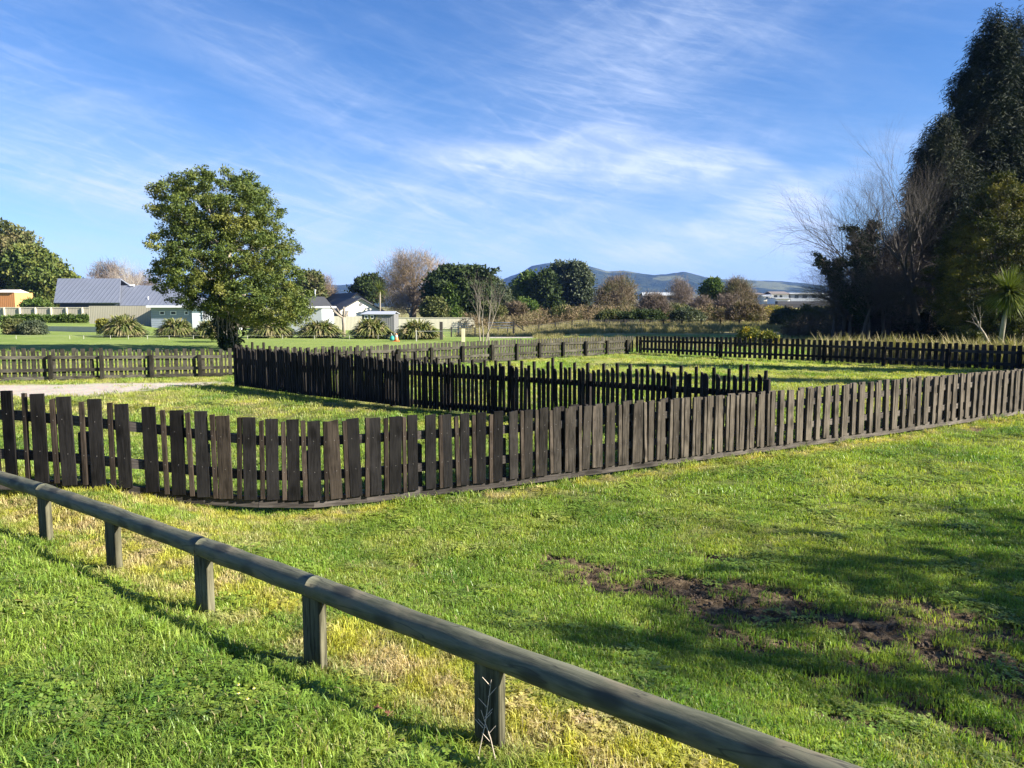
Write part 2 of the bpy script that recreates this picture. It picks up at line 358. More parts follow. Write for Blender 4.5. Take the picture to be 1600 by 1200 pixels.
def masks(x, y):
    u, v = rail_uv(x, y)
    n1_ = fbm(x * 2.3, y * 2.3, 11); n2_ = fbm(x * 9, y * 9, 5, 3); n3_ = fbm(x * 1.1, y * 1.1, 23)
    mud = np.zeros(x.shape)
    for a, b, r, amt in MUD:
        A = G(*a, .03); B = G(*b, .03); d, _ = dist_poly(x, y, [(A.x, A.y), (B.x, B.y)])
        mud = np.maximum(mud, amt * np.exp(-(d / r) ** 2))
    mud = S((mud + (n1_ - .5) * .9 + (n2_ - .5) * 1.2 - .29) / .30) * (mud > .08)
    dfr, side = dist_poly(x, y, FP)
    dry = np.where((u > -.12) & (v > -3), np.exp(-((u - .28) / .30) ** 2), 0) * S((n1_ + n2_ * .5 - .42) / .3)
    dry = dry * (1 + .3 * (v > 2.5))
    leftpatch = np.exp(-((u - .9) / .9) ** 2) * S((v - 2.5) / 2) * S((n1_ + .5 * n2_ - .5) / .3) * (y < 7)
    infront = np.where(side > 0, np.exp(-((dfr - .12) / .28) ** 2), 0) * S((n1_ - .3) / .25) * .9
    yellowing = .26 * S((n3_ - .5) / .22) * (u > .5) * (y < 16) + .55 * S((y - 11) / 4) * S((n3_ - .30) / .3)
    dry = np.clip(np.maximum.reduce([dry, leftpatch, infront, yellowing]), 0, 1) * (1 - S((y - 30) / 4))
    # gravel path at the left
    yb = 19.25 + (x + 12.77) * (20.15 - 19.25) / (12.77 - 7.16); yf = np.interp(x, [-16, -9.35, -8.3, -7.16, -2.5], [16.2, 16.5, 18.3, 19.3, 22.5])
    wob = (n1_ - .5) * .8
    gravel = S((y - yf - wob) / .35) * S((yb - y + wob * .6) / .3) * (x < -2.5) * (y < 26)
    tA = G(745, 535); tB = G(830, 518)
    gravel = np.maximum(gravel, np.exp(-(((x - X(800, 50)) / 2.1) ** 2 + ((y - 50) / 3.2) ** 2) * 1.2) > .45)
    mown = S((y - 24) / 6) * (x < 0) * S((-x / np.maximum(y, 1) + .1) / .1) * (1 - S((y - 90) / 10))
    rough = S((y - 52 - 6 * S(-x / 10)) / 8) * (1 - mown)
    return dict(mud=mud, dry=dry, gravel=np.clip(gravel, 0, 1), mown=mown, rough=np.clip(rough, 0, 1))

# ------------------------------------------------------------------ ground: one sheet to the horizon
def axis(lo, hi, st, far_lo, far_hi, g=1.16):
    a = list(np.arange(lo, hi, st)); s = st; p = a[-1]
    while p < far_hi: s *= g; p += s; a.append(p)
    s = st; p = a[0]
    while p > far_lo: s *= g; p -= s; a.insert(0, p)
    return np.array(a)
gx = axis(-5, 7, .04, -6500, 6500, 1.09); gy = axis(1.2, 8.5, .04, -3000, 6500, 1.045)
XX, YY = np.meshgrid(gx, gy); xs, ys = XX.ravel(), YY.ravel()
mk = masks(xs, ys)
zz = hgt(xs, ys) - mk['mud'] * .02 + mk['mud'] * (fbm(xs * 15, ys * 15, 9, 3) - .5) * .09
nx, ny = len(gx), len(gy); ii = (np.arange(ny - 1)[:, None] * nx + np.arange(nx - 1)[None]).ravel()
mk['thatch'] = np.clip(1 - S((ys - 13) / 9), 0, 1) * .8
g_ = mesh_np('ground', np.stack([xs, ys, zz], 1), np.stack([ii, ii + 1, ii + nx + 1, ii + nx], 1), M_GROUND, smooth_=True, attrs=mk)
tag(g_, kind='structure')

# ------------------------------------------------------------------ grass tufts (stuff)
rng = np.random.default_rng(5)
def tuft_mesh(name, nb, rad, h0, h1, w, lean, mat, seed, segs=2):
    r = np.random.default_rng(seed); V = []; F4 = []; F3 = []; lv = []
    for i in range(nb):
        a = r.uniform(0, 2 * PI); q = rad * math.sqrt(r.uniform()); p = np.array([q * math.cos(a), q * math.sin(a), 0]); H_ = r.uniform(h0, h1) * (1 - .3 * q / rad)
        b = r.uniform(0, 2 * PI); dv = np.array([math.cos(b), math.sin(b), 0]); sd_ = np.array([-dv[1], dv[0], 0]) * w * r.uniform(.7, 1.3) / 2; ln = lean * r.uniform(.2, 1.2)
        p0 = p - [0, 0, .01]; p1 = p + dv * H_ * ln * .3 + [0, 0, H_ * .6]; p2 = p + dv * H_ * ln + [0, 0, H_ * (1 - .35 * ln)]
        n = len(V); V += [p0 - sd_, p0 + sd_, p1 + sd_ * .8, p1 - sd_ * .8, p2]; F4.append((n, n + 1, n + 2, n + 3)); F3.append((n + 3, n + 2, n + 4)); lv += [r.uniform()] * 5
    me = mesh_np(name, np.array(V), [np.array(F4), np.array(F3)], mat, attrs=dict(lv=lv), me_only=True)
    return bpy.data.objects.new(name, me)
def clover_mesh(name, n_, rad, s, mat, seed):
    r = np.random.default_rng(seed); V = []; F = []; lv = []
    for i in range(n_):
        a = r.uniform(0, 2 * PI); q = rad * math.sqrt(r.uniform()); c = np.array([q * math.cos(a), q * math.sin(a), r.uniform(.008, .03)])
        for k in range(3):
            b = a + k * 2.1; d = np.array([math.cos(b), math.sin(b), r.uniform(-.2, .4)]) * s; e = np.array([-math.sin(b), math.cos(b), 0]) * s * .5
            m_ = len(V); V += [c, c + d * .6 + e, c + d, c + d * .6 - e]; F.append((m_, m_ + 1, m_ + 2, m_ + 3)); lv += [r.uniform(0, .9)] * 4
    me = mesh_np(name, np.array(V), np.array(F), mat, attrs=dict(lv=lv), me_only=True)
    return bpy.data.objects.new(name, me)
TUFTS = [tuft_mesh('grass_tuft', 34, .075, .018, .042, .0042, .9, M_BLADE, s) for s in range(4)] + \
        [tuft_mesh('long_tuft', 34, .06, .035, .085, .0042, .95, M_BLADE, 10 + s) for s in range(2)] + \
        [clover_mesh('clover_tuft', 20, .07, .014, M_BLADE, 20)] + \
        [tuft_mesh('sparse_tuft', 12, .08, .02, .05, .004, 1.2, M_BLADE, 33)]
STALKS = [tuft_mesh('stalk_tuft', 40, .35, .35, .75, .018, .5, M_STRAW, 40 + s) for s in range(3)]
def scatter(name, P, idx, scl, rot, extra, variants, label=None, cat=None):
    me = bpy.data.meshes.new(name); me.vertices.add(len(P)); me.vertices.foreach_set('co', np.asarray(P, np.float32).ravel())
    def A(n_, t, d, key='value'): a = me.attributes.new(n_, t, 'POINT'); a.data.foreach_set(key, d.ravel())
    A('idx', 'INT', idx.astype(np.int32)); A('scl', 'FLOAT', scl.astype(np.float32)); A('rot', 'FLOAT_VECTOR', rot.astype(np.float32), 'vector')
    for k, d in extra.items(): A(k, 'FLOAT', d.astype(np.float32))
    o = bpy.data.objects.new(name, me); COL.objects.link(o)
    ng = bpy.data.node_groups.new(name, 'GeometryNodeTree'); ng.interface.new_socket('Geometry', in_out='INPUT', socket_type='NodeSocketGeometry'); ng.interface.new_socket('Geometry', in_out='OUTPUT', socket_type='NodeSocketGeometry')
    gi = ng.nodes.new('NodeGroupInput'); go = ng.nodes.new('NodeGroupOutput'); iop = ng.nodes.new('GeometryNodeInstanceOnPoints'); jn = ng.nodes.new('GeometryNodeJoinGeometry')
    for v_ in reversed(variants):
        oi = ng.nodes.new('GeometryNodeObjectInfo'); oi.inputs['Object'].default_value = v_; oi.inputs['As Instance'].default_value = True
        ng.links.new(oi.outputs['Geometry'], jn.inputs[0])
    def NA(n_, t):
        a = ng.nodes.new('GeometryNodeInputNamedAttribute'); a.data_type = t; a.inputs['Name'].default_value = n_; return a.outputs[0]
    ng.links.new(gi.outputs[0], iop.inputs['Points']); ng.links.new(jn.outputs[0], iop.inputs['Instance']); iop.inputs['Pick Instance'].default_value = True
    ng.links.new(NA('idx', 'INT'), iop.inputs['Instance Index']); ng.links.new(NA('rot', 'FLOAT_VECTOR'), iop.inputs['Rotation']); ng.links.new(NA('scl', 'FLOAT'), iop.inputs['Scale'])
    ng.links.new(iop.outputs[0], go.inputs[0])
    md = o.modifiers.new('scatter', 'NODES'); md.node_group = ng
    tag(o, label, cat, kind='stuff'); return o
def frustum_points(y0, y1, dens, margin=1.12):
    hw = .72 * y1 + 2.4; n_ = int(2 * hw * (y1 - y0) * dens); y = rng.uniform(y0, y1, n_); x = rng.uniform(-1, 1, n_) * hw; k_ = np.abs(x) < .72 * y + 2.4; x, y = x[k_], y[k_]
    return x, y
def lawn(y0, y1, dens, sc):
    x, y = frustum_points(y0, y1, dens); k = masks(x, y); u, v = rail_uv(x, y)
    keep = rng.uniform(size=len(x)) > np.maximum(k['mud'] * .93, k['gravel'] * .985)
    clump = fbm(x * 2, y * 2, 77)
    keep &= rng.uniform(size=len(x)) < .55 + clump * .8
    x, y, u, v = x[keep], y[keep], u[keep], v[keep]; k = {a: b[keep] for a, b in k.items()}; clump = clump[keep]
    r = rng.uniform(size=len(x))
    idx = rng.integers(0, 4, len(x)); longp = np.where(u < .1, .38, np.where(np.abs(u - .3) < .35, .25, .03))
    d, side = dist_poly(x, y, FP); longp = np.where(d < .14, .7, longp)
    idx = np.where(r < longp, rng.integers(4, 6, len(x)), idx)
    clv = fbm(x * 3 + 9, y * 3, 41); idx = np.where((clv > .60) & (rng.uniform(size=len(x)) < .6), 6, idx)
    idx = np.where((k['dry'] > .6) & (rng.uniform(size=len(x)) < .35), 7, idx)
    s = sc * rng.uniform(.65, 1.35, len(x)) * (.7 + .6 * clump)
    s = s * np.where(u < -.1, 1.12, 1.0) * np.where((k['dry'] > .5) & (u > .6), .75, 1)
    rot = np.stack([rng.normal(0, .14, len(x)), rng.normal(0, .14, len(x)), rng.uniform(0, 2 * PI, len(x))], 1)
    return np.stack([x, y, hgt(x, y)], 1), idx, s, rot, np.clip(k['dry'] + rng.normal(0, .12, len(x)), 0, 1), rng.uniform(size=len(x))
parts = [lawn(1.1, 4.2, 900, .95), lawn(4.2, 7.5, 520, 1.0), lawn(7.5, 13, 170, 1.35), lawn(13, 23, 42, 2.1), lawn(23, 34, 10, 2.6)]
cat_ = [np.concatenate([p[i] for p in parts]) for i in range(6)]
scatter('grass', cat_[0], cat_[1], cat_[2], cat_[3], dict(dry=cat_[4], rnd=cat_[5]), TUFTS, 'short green lawn grass with yellowed strip under the log rail', 'grass')

def clod(seed):
    r = np.random.default_rng(seed); bm = bmesh.new(); bmesh.ops.create_icosphere(bm, subdivisions=1, radius=1)
    for v in bm.verts: v.co *= r.uniform(.6, 1.2); v.co.z *= .7
    me = bpy.data.meshes.new('soil_clod'); bm.to_mesh(me); bm.free(); me.materials.append(M_SOIL); me.polygons.foreach_set('use_smooth', np.zeros(len(me.polygons), bool)); return bpy.data.objects.new('soil_clod', me)
M_SOIL = mat_plain('crumbly soil', (.085, .064, .048), .95, .45, 2.0, spec=.05)
x, y = frustum_points(2.5, 9, 900); k = masks(x, y)['mud']; kp = rng.uniform(size=len(x)) < k ** 1.5 * .8; x, y, k = x[kp], y[kp], k[kp]
sc_ = .004 + .014 * rng.uniform(size=len(x)) ** 3.0
scatter('soil', np.stack([x, y, hgt(x, y) - .012], 1), rng.integers(0, 3, len(x)), sc_, rng.uniform(0, 6.28, (len(x), 3)), dict(rnd=rng.uniform(size=len(x))), [clod(s_) for s_ in range(3)], 'loose crumbly soil in the churned muddy patches', 'soil')

# ------------------------------------------------------------------ copies of a thing
def instance(src_mesh, name, parent=None, loc=(0, 0, 0), rot=(0, 0, 0), scale=(1, 1, 1), color=None):
    o = bpy.data.objects.new(name, src_mesh); COL.objects.link(o)
    if parent: o.parent = parent
    o.location = loc; o.rotation_euler = rot; o.scale = scale
    if color: o.color = (*color, 1)
    return o

# ------------------------------------------------------------------ picket fences
def picket_mesh(w, t, top='flat', seed=0):
    r = random.Random(seed); j = lambda a: r.uniform(-a, a)
    if top == 'flat': poly = [(-w / 2, 0), (w / 2, 0), (w / 2 + j(.002), .45), (w / 2, 1 + j(.006)), (-w / 2, 1 + j(.012)), (-w / 2 + j(.002), .55)]
    elif top == 'slant': poly = [(-w / 2, 0), (w / 2, 0), (w / 2, .93), (w * .1, .985), (-w / 2, 1.0)]
    elif top == 'round': poly = [(-w / 2, 0), (w / 2, 0), (w / 2, .95), (w * .35, .985), (0, 1.0), (-w * .35, .985), (-w / 2, .95)]
    mb_ = MB().prism(poly, -t / 2, t / 2)
    me = mesh_np('picket', np.concatenate(mb_.V), [np.array(v) for v in mb_.F.values()], WOODZ, me_only=True)
    bm = bmesh.new(); bm.from_mesh(me); bmesh.ops.recalc_face_normals(bm, faces=bm.faces)
    ed = [e for e in bm.edges]; bmesh.ops.bevel(bm, geom=ed, offset=min(t, w) * .10, segments=1, affect='EDGES')
    for fz in (.36, .75):
        q = bmesh.ops.create_cone(bm, cap_ends=True, segments=6, radius1=.0035, radius2=.0035, depth=.004, matrix=Matrix.Translation((r.uniform(-.2, .2) * w, -t / 2 - .001, fz)) @ Matrix.Rotation(PI / 2, 4, 'X'))
        for f_ in {f_ for v_ in q['verts'] for f_ in v_.link_faces}: f_.material_index = 1
    bm.to_mesh(me); bm.free(); me.materials.append(M_NAIL)
    return me
PM = {k: [picket_mesh(*a, seed=s) for s in range(4)] for k, a in dict(wide=(.118, .022, 'flat'), mid=(.105, .024, 'flat'), thin=(.082, .03, 'flat'), slim=(.042, .03, 'flat'), iw=(.058, .045, 'slant'), it=(.044, .045, 'flat'),
      bw=(.10, .02, 'flat'), br=(.10, .02, 'round'), bs=(.05, .02, 'flat'), rb=(.12, .024, 'flat')).items()}
def poly_walk(P):
    P = [Vector(p) for p in P]; L = [0]
    for a, b in zip(P, P[1:]): L.append(L[-1] + (b - a).length)
    def at(s):
        for i in range(len(P) - 1):
            if s <= L[i + 1] or i == len(P) - 2: break
        t = (s - L[i]) / (L[i + 1] - L[i]); d = (P[i + 1] - P[i]); return P[i] + d * t, math.atan2(d.y, d.x)
    return at, L[-1]
def merged(name, items, parent, label_kind='stuff', color=(1, 1, 1)):
    V = []; F = []; n_ = 0; byk = {}
    for me, M in items:
        v = np.empty(len(me.vertices) * 3); me.vertices.foreach_get('co', v); v = v.reshape(-1, 3); A = np.array(M)
        v = v @ A[:3, :3].T + A[:3, 3]; V.append(v)
        for p in me.polygons: byk.setdefault(len(p.vertices), []).append([i + n_ for i in p.vertices])
        n_ += len(v)
    o = mesh_np(name, np.concatenate(V), [np.array(f) for f in byk.values()], WOODZ, parent); o.color = (*color, 1); o['kind'] = 'stuff'; return o
def fence(label, spec, base_pt, posts, rails, group=None):
    """spec: list of (pos, yaw, height, mesh kind, colour); rails: list of (a, b, w, h, colour)"""
    root = empty('picket_fence', base_pt); tag(root, label, 'fence'); bi = Vector(base_pt)
    order = sorted(range(len(spec)), key=lambda i: spec[i][0].length); first = set(order[:100]); rest = []
    rr_ = random.Random(len(spec))
    for i, (p, yaw, h, kind, col) in enumerate(spec):
        me = PM[kind][rr_.randrange(4)]; q = p - bi; rot = (rr_.gauss(0, .008), rr_.gauss(0, .012), yaw + rr_.gauss(0, .015))
        if i in first: instance(me, 'picket', root, q, rot, (rr_.uniform(.94, 1.06), 1, h), col)
        else: rest.append((me, Matrix.Translation(q) @ Euler(rot).to_matrix().to_4x4() @ Matrix.Diagonal((1, 1, h, 1))))
    if rest: merged('pickets', rest, root, color=spec[order[-1]][4])
    for (p, yaw, w, h, col) in posts:
        mb_ = MB().box(-w / 2, w / 2, -w / 2, w / 2, -.25, h); o = mb_.build('post', WOODZ, root); o.location = p - bi; o.rotation_euler = (0, 0, yaw); o.color = (*col, 1)
        bv = o.modifiers.new('b', 'BEVEL'); bv.width = .006; bv.segments = 1
    for (a, b, w, h, col) in rails:
        d = b - a; mb_ = MB().box(0, d.length, -w / 2, w / 2, -h / 2, h / 2); o = mb_.build('rail', WOODX, root); o.location = a - bi
        o.rotation_euler = (0, -math.atan2(d.z, math.hypot(d.x, d.y)), math.atan2(d.y, d.x)); o.color = (*col, 1)
    return root
rnd = random.Random(3)
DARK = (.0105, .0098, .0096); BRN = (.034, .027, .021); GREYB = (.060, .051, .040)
def lerp(a, b, t): t = max(0, min(1, t)); return tuple(x + (y - x) * t for x, y in zip(a, b))
wide_px = [-300, -254, -208, -162, -116, -70, -24, 20, 67, 110, 155.5, 197.5, 239.5, 280.5, 319, 354, 392, 427, 460, 492.5, 526, 557, 587.5, 617.5, 645.5, 673, 700, 726, 751, 777, 802.5, 825, 847.5, 870.5, 892.5, 914.5, 935, 954.5, 976, 997, 1015.5,
           1034, 1054, 1071, 1089, 1106, 1124, 1141, 1157, 1173, 1189, 1205, 1219, 1234, 1249, 1263, 1276, 1291, 1305, 1319, 1332, 1345, 1359, 1371, 1384, 1397, 1410, 1422, 1434, 1445.5, 1457, 1467, 1479, 1489, 1500,
           1510, 1520, 1530, 1539, 1549, 1559, 1567.5, 1577, 1587, 1595, 1603, 1611, 1619, 1627, 1635, 1643, 1651, 1659] + [1667 + 7.4 * i for i in range(43)]
spec = []
no_slim = {4 + 2, 19}
for i, px in enumerate(wide_px):
    g, zt = front_at(px); g2, _ = front_at(px + 12); yaw = math.atan2(g2.y - g.y, g2.x - g.x)
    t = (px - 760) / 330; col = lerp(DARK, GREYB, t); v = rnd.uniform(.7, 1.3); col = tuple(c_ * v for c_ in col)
    if px in (354, 526): col = BRN
    b = g.copy(); b.z += .055 + rnd.uniform(-.006, .006)
    spec.append((b, yaw, zt - b.z + rnd.uniform(-.008, .008), 'wide' if px < 640 else ('mid' if px < 1000 else 'thin'), col))
    if i + 1 < len(wide_px) and i not in (11, 24, 29):
        p2 = px + (wide_px[i + 1] - px) * (.55 if px < 620 else (.6 if px < 1200 else .68)); g, zt = front_at(p2); b = g.copy(); b.z += .055 + rnd.uniform(-.012, .012)
        if px < 1200 or i % 2 == 0 or rnd.random() < .2:
            b += Vector((math.sin(yaw), -math.cos(yaw), 0)) * .004
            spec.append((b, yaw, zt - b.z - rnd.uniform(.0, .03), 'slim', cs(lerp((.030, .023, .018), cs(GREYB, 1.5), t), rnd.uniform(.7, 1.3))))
for a_, b_ in zip(wide_px, wide_px[1:]):
    if a_ < 800: continue
    pm_ = a_ + (b_ - a_) * .5; g, zt = front_at(pm_); g2, _ = front_at(pm_ + 12); yaw = math.atan2(g2.y - g.y, g2.x - g.x)
    spec.append((g + Vector((-math.sin(yaw), math.cos(yaw), 0)) * .10 + Vector((0, 0, .05)), yaw, zt - g.z - .05 - rnd.uniform(.0, .03), 'slim' if a_ < 990 and rnd.random() < .5 else 'wide', cs((.022, .019, .017), rnd.uniform(.7, 1.3))))  # back pickets: the shade behind the fence is put into their dark colour
posts = []; rails = []
def nrm(yaw): return Vector((-math.sin(yaw), math.cos(yaw), 0))
ppx = [-290, -66, 130, 317, 490, 657, 789, 893, 990, 1085, 1178, 1268, 1352, 1432, 1505, 1572, 1640, 1700, 1755, 1805, 1855, 1900, 1945, 1985]
for i, px in enumerate(ppx):
    g, zt = front_at(px); g2, _ = front_at(px + 12); yaw = math.atan2(g2.y - g.y, g2.x - g.x)
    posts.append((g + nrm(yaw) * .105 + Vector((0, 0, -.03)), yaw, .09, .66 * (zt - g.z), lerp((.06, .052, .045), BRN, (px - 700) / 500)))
    if i + 1 < len(ppx):
        gb, ztb = front_at(ppx[i + 1])
        gm, ztm = front_at((px + ppx[i + 1]) / 2)
        for (g, zt), (gb, ztb) in (((g, zt), (gm, ztm)), ((gm, ztm), (gb, ztb))):
          for fr, hh in ((.75, .085), (.345, .085), (.035, .10)):
            a = g + nrm(yaw) * .038; a.z = g.z + (zt - g.z) * fr; b = gb + nrm(yaw) * .038; b.z = gb.z + (ztb - gb.z) * fr; m_ = (a + b) / 2
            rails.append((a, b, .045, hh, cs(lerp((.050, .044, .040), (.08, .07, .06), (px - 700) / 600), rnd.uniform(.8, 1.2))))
g, _ = front_at(450)
fence('long front picket fence, dark boards at the left turning grey brown at the right', spec, g, posts, rails)

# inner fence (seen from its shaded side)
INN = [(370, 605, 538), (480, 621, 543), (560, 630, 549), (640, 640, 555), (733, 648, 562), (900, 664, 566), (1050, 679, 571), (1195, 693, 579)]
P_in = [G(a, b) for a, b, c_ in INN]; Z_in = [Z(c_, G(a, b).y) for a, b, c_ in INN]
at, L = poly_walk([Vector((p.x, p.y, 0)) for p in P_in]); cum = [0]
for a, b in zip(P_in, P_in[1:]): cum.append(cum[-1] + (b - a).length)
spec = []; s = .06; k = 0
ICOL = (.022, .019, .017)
while s < L - .02:
    p, yaw = at(s); zt = np.interp(s, cum, Z_in); kind = 'it' if k % 3 == 0 else 'iw'; h = zt * (1.0 if k % 3 == 0 else rnd.uniform(.88, .96))
    if k % 3 == 2 and rnd.random() < .3: kind = 'it'
    if rnd.random() < .06: h = zt * 1.07; kind = 'it'
    back = nrm(yaw) * (.0 if kind == 'iw' else -.004)
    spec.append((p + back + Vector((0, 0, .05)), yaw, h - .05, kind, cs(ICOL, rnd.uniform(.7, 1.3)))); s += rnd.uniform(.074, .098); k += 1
posts = [(at(.02)[0], at(.1)[1], .10, 1.02, ICOL)]; s = 1.3
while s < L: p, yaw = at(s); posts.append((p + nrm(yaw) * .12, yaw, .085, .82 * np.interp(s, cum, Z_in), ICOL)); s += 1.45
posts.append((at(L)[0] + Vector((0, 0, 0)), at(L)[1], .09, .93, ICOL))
rails = []
for a, b in [(i / 9 * L, (i + 1) / 9 * L) for i in range(9)]:
    pa, ya = at(a); pb, _ = at(b)
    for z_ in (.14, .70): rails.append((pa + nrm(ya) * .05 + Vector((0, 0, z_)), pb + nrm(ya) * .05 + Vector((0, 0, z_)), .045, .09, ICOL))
fence('middle fence of narrow black pickets with ragged tops, running back from the front fence', spec, at(L * .5)[0], posts, rails)

def back_fence(label, ctrl, kinds, pitch, cols, post_px, rail_fr, bottom, side=-1, postw=.10):
    P_ = [G(a, b) for a, b, c_ in ctrl]; Zs = [Z(c_, G(a, b).y) for a, b, c_ in ctrl]
    at, L = poly_walk([Vector((p.x, p.y, 0)) for p in P_]); cum = [0]
    for a, b in zip(P_, P_[1:]): cum.append(cum[-1] + (Vector((b.x, b.y, 0)) - Vector((a.x, a.y, 0))).length)
    spec = []; s = .05; k = 0
    while s < L:
        p, yaw = at(s); zt = np.interp(s, cum, Zs); kind = kinds(k, p); hh = zt * (rnd.uniform(.97, 1.02) if kind != 'bs' else rnd.uniform(.9, .98))
        spec.append((p + Vector((0, 0, .06)), yaw, hh - .06, kind, cs(cols, rnd.uniform(.65, 1.35)))); s += pitch(kind) * rnd.uniform(.95, 1.05); k += 1
    posts = []; rails = []; last = None
    s = .3
    while s < L:
        p, yaw = at(s); zt = np.interp(s, cum, Zs)
        q = p + nrm(yaw) * .085 * side; posts.append((q, yaw, postw, zt * .8, tuple(c_ * .45 for c_ in cols)))
        if last:
            for f_ in rail_fr + ([.09] if bottom else []):
                a = last[0] + nrm(last[1]) * .035 * side + Vector((0, 0, last[2] * f_)); b = p + nrm(yaw) * .035 * side + Vector((0, 0, zt * f_)); rails.append((a, b, .04, .085, cs(cols, rnd.uniform(.7, 1.8))))
        last = (p, yaw, zt); s += post_px
    return fence(label, spec, at(L * .5)[0], posts, rails)
BCOL = (.045, .042, .033)
back_fence('long back fence of weathered grey pickets with posts facing the path, left of the corner',
           [(-520, 614, 541), (-120, 601, 543), (0, 597, 544), (370, 588, 545), (600, 575, 539), (772, 566, 531), (840, 561, 529), (991, 552, 525)],
           lambda k, p: ('br' if p.x > -4 else ('bw' if k % 2 == 0 else 'bs')), lambda kd: {'bw': .115, 'bs': .115, 'br': .145}[kd], BCOL, 1.22, [.72, .33], True)
back_fence('shaded black fence at the far right of the paddock, below the tall dark conifers',
           [(994, 552, 526), (1010, 553, 525), (1150, 561, 527), (1400, 572, 534), (1600, 582, 540), (1700, 588, 543), (2050, 610, 555)],
           lambda k, p: 'rb', lambda kd: .19, (.028, .025, .023), 1.9, [.72, .28], False)

# ------------------------------------------------------------------ log rail
ml, nt, p = new_mat('treated log'); tcn = nt.nodes.new('ShaderNodeTexCoord'); mp = node(nt, 'ShaderNodeMapping'); mp.inputs['Scale'].default_value = (1.0, 9, 9); nt.links.new(tcn.outputs['Object'], mp.inputs[0])
gr = noise(nt, mp.outputs[0], 3.2, 7, .7, .5); st = noise(nt, tcn.outputs['Object'], 5, 4)
mp2 = node(nt, 'ShaderNodeMapping'); mp2.inputs['Scale'].default_value = (4.2, 8.5, 8.5); nt.links.new(tcn.outputs['Object'], mp2.inputs[0])
vk = node(nt, 'ShaderNodeTexVoronoi', i_Scale=1.0); nt.links.new(mp2.outputs[0], vk.inputs['Vector']); knot = smooth(nt, vk.outputs['Distance'], .40, .16)
c = mixc(nt, smooth(nt, gr, .3, .7), (.034, .040, .024), (.135, .135, .088)); c = mixc(nt, smooth(nt, st, .45, .7), c, (.13, .115, .075))
c = mixc(nt, math_(nt, 'MULTIPLY', knot, .8), c, (.018, .020, .016)); crack = smooth(nt, noise(nt, mp.outputs[0], 1.6, 2, .5, .3), .485, .5); crack2 = math_(nt, 'MULTIPLY', crack, smooth(nt, noise(nt, mp.outputs[0], 1.6, 2, .5, .3), .515, .5))
c = mixc(nt, math_(nt, 'MULTIPLY', crack2, .7), c, (.02, .02, .016))
nt.links.new(c, p.inputs['Base Color']); p.inputs['Roughness'].default_value = .7; bn = node(nt, 'ShaderNodeBump', i_Strength=.5, i_Distance=.006); nt.links.new(gr, bn.inputs['Height']); nt.links.new(bn.outputs[0], p.inputs['Normal'])
M_LOG = ml
cps = {5: PZ(-15, 742, 3.05 * 2.116), 4: PZ(68, 767, 3.05 * 1.893), 3: PZ(175, 804, 3.05 * 1.67), 2: PZ(317, 855, 3.05 * 1.446), 1: PZ(490, 917, 3.05 * 1.223), 0: PZ(765, 1019, 3.05), -1: PZ(1189, 1176, 2.37)}
cps[-2] = cps[-1] * 2 - cps[0]; cps[6] = cps[5] * 2 - cps[4]; cps[7] = cps[6] * 2 - cps[5]
root = empty('log_barrier', (cps[1].x, cps[1].y, float(hgt(cps[1].x, cps[1].y)))); tag(root, 'low round timber rail on short square posts slanting across the foreground lawn', 'barrier')
bi = root.location.copy()
def log_piece(keys, r0, seed):
    rr_ = random.Random(seed); pts = []; rad = []
    K = [cps[k] for k in keys]
    for a, b in zip(K, K[1:]):
        for i in range(14):
            t = i / 14; pts.append(a.lerp(b, t)); 
    pts.append(K[-1]); org = K[0]; d = (K[-1] - K[0]); yaw = math.atan2(d.y, d.x); el = -math.atan2(d.z, math.hypot(d.x, d.y))
    M = (Matrix.Translation(org) @ Euler((0, el, yaw)).to_matrix().to_4x4()); Mi = M.inverted()
    n_ = 28; V = []; F = []
    for i, p_ in enumerate(pts):
        q = Mi @ p_; bul = 1 + .03 * math.sin(i * .9 + seed) + .02 * rr_.uniform(-1, 1)
        if i in (0, len(pts) - 1): bul *= .985
        for j in range(n_):
            th = 2 * PI * j / n_; rr2 = r0 * bul * (1 + .012 * math.sin(3 * th + i * .35) + .01 * math.sin(7 * th + i))
            V.append((q.x, q.y + math.cos(th) * rr2, q.z + math.sin(th) * rr2))
    for i in range(len(pts) - 1):
        for j in range(n_): F.append((i * n_ + j, i * n_ + (j + 1) % n_, (i + 1) * n_ + (j + 1) % n_, (i + 1) * n_ + j))
    o = mesh_np('log_rail', np.array(V), [np.array(F)[:, ::-1], np.array([list(range(n_ - 1, -1, -1)), list(range((len(pts) - 1) * n_, len(pts) * n_))])], M_LOG, root, True)
    o.location = org - bi; o.rotation_euler = (0, el, yaw); return o
log_piece([7, 6, 5, 4], .055, 1); 
for ks, rr2, sd2 in (([4, 3, 2], .0555, 2), ([2, 1], .056, 5), ([1, 0, -1, -2], .057, 3)): log_piece(ks, rr2, sd2)
ryaw = math.atan2(RD[1], RD[0])
for k in range(-2, 8):
    p_ = cps[k]; gz = float(hgt(p_.x, p_.y)); w, t = (.125, .045)
    o = MB().box(-w / 2, w / 2, -t / 2, t / 2, -.2, p_.z - gz - .04).build('post', WOODZ, root); o.location = (p_.x - bi.x, p_.y - bi.y, gz - bi.z); o.rotation_euler = (0, 0, ryaw + .09); o.color = (.10, .095, .062, 1)
    bv = o.modifiers.new('b', 'BEVEL'); bv.width = .004; bv.segments = 1

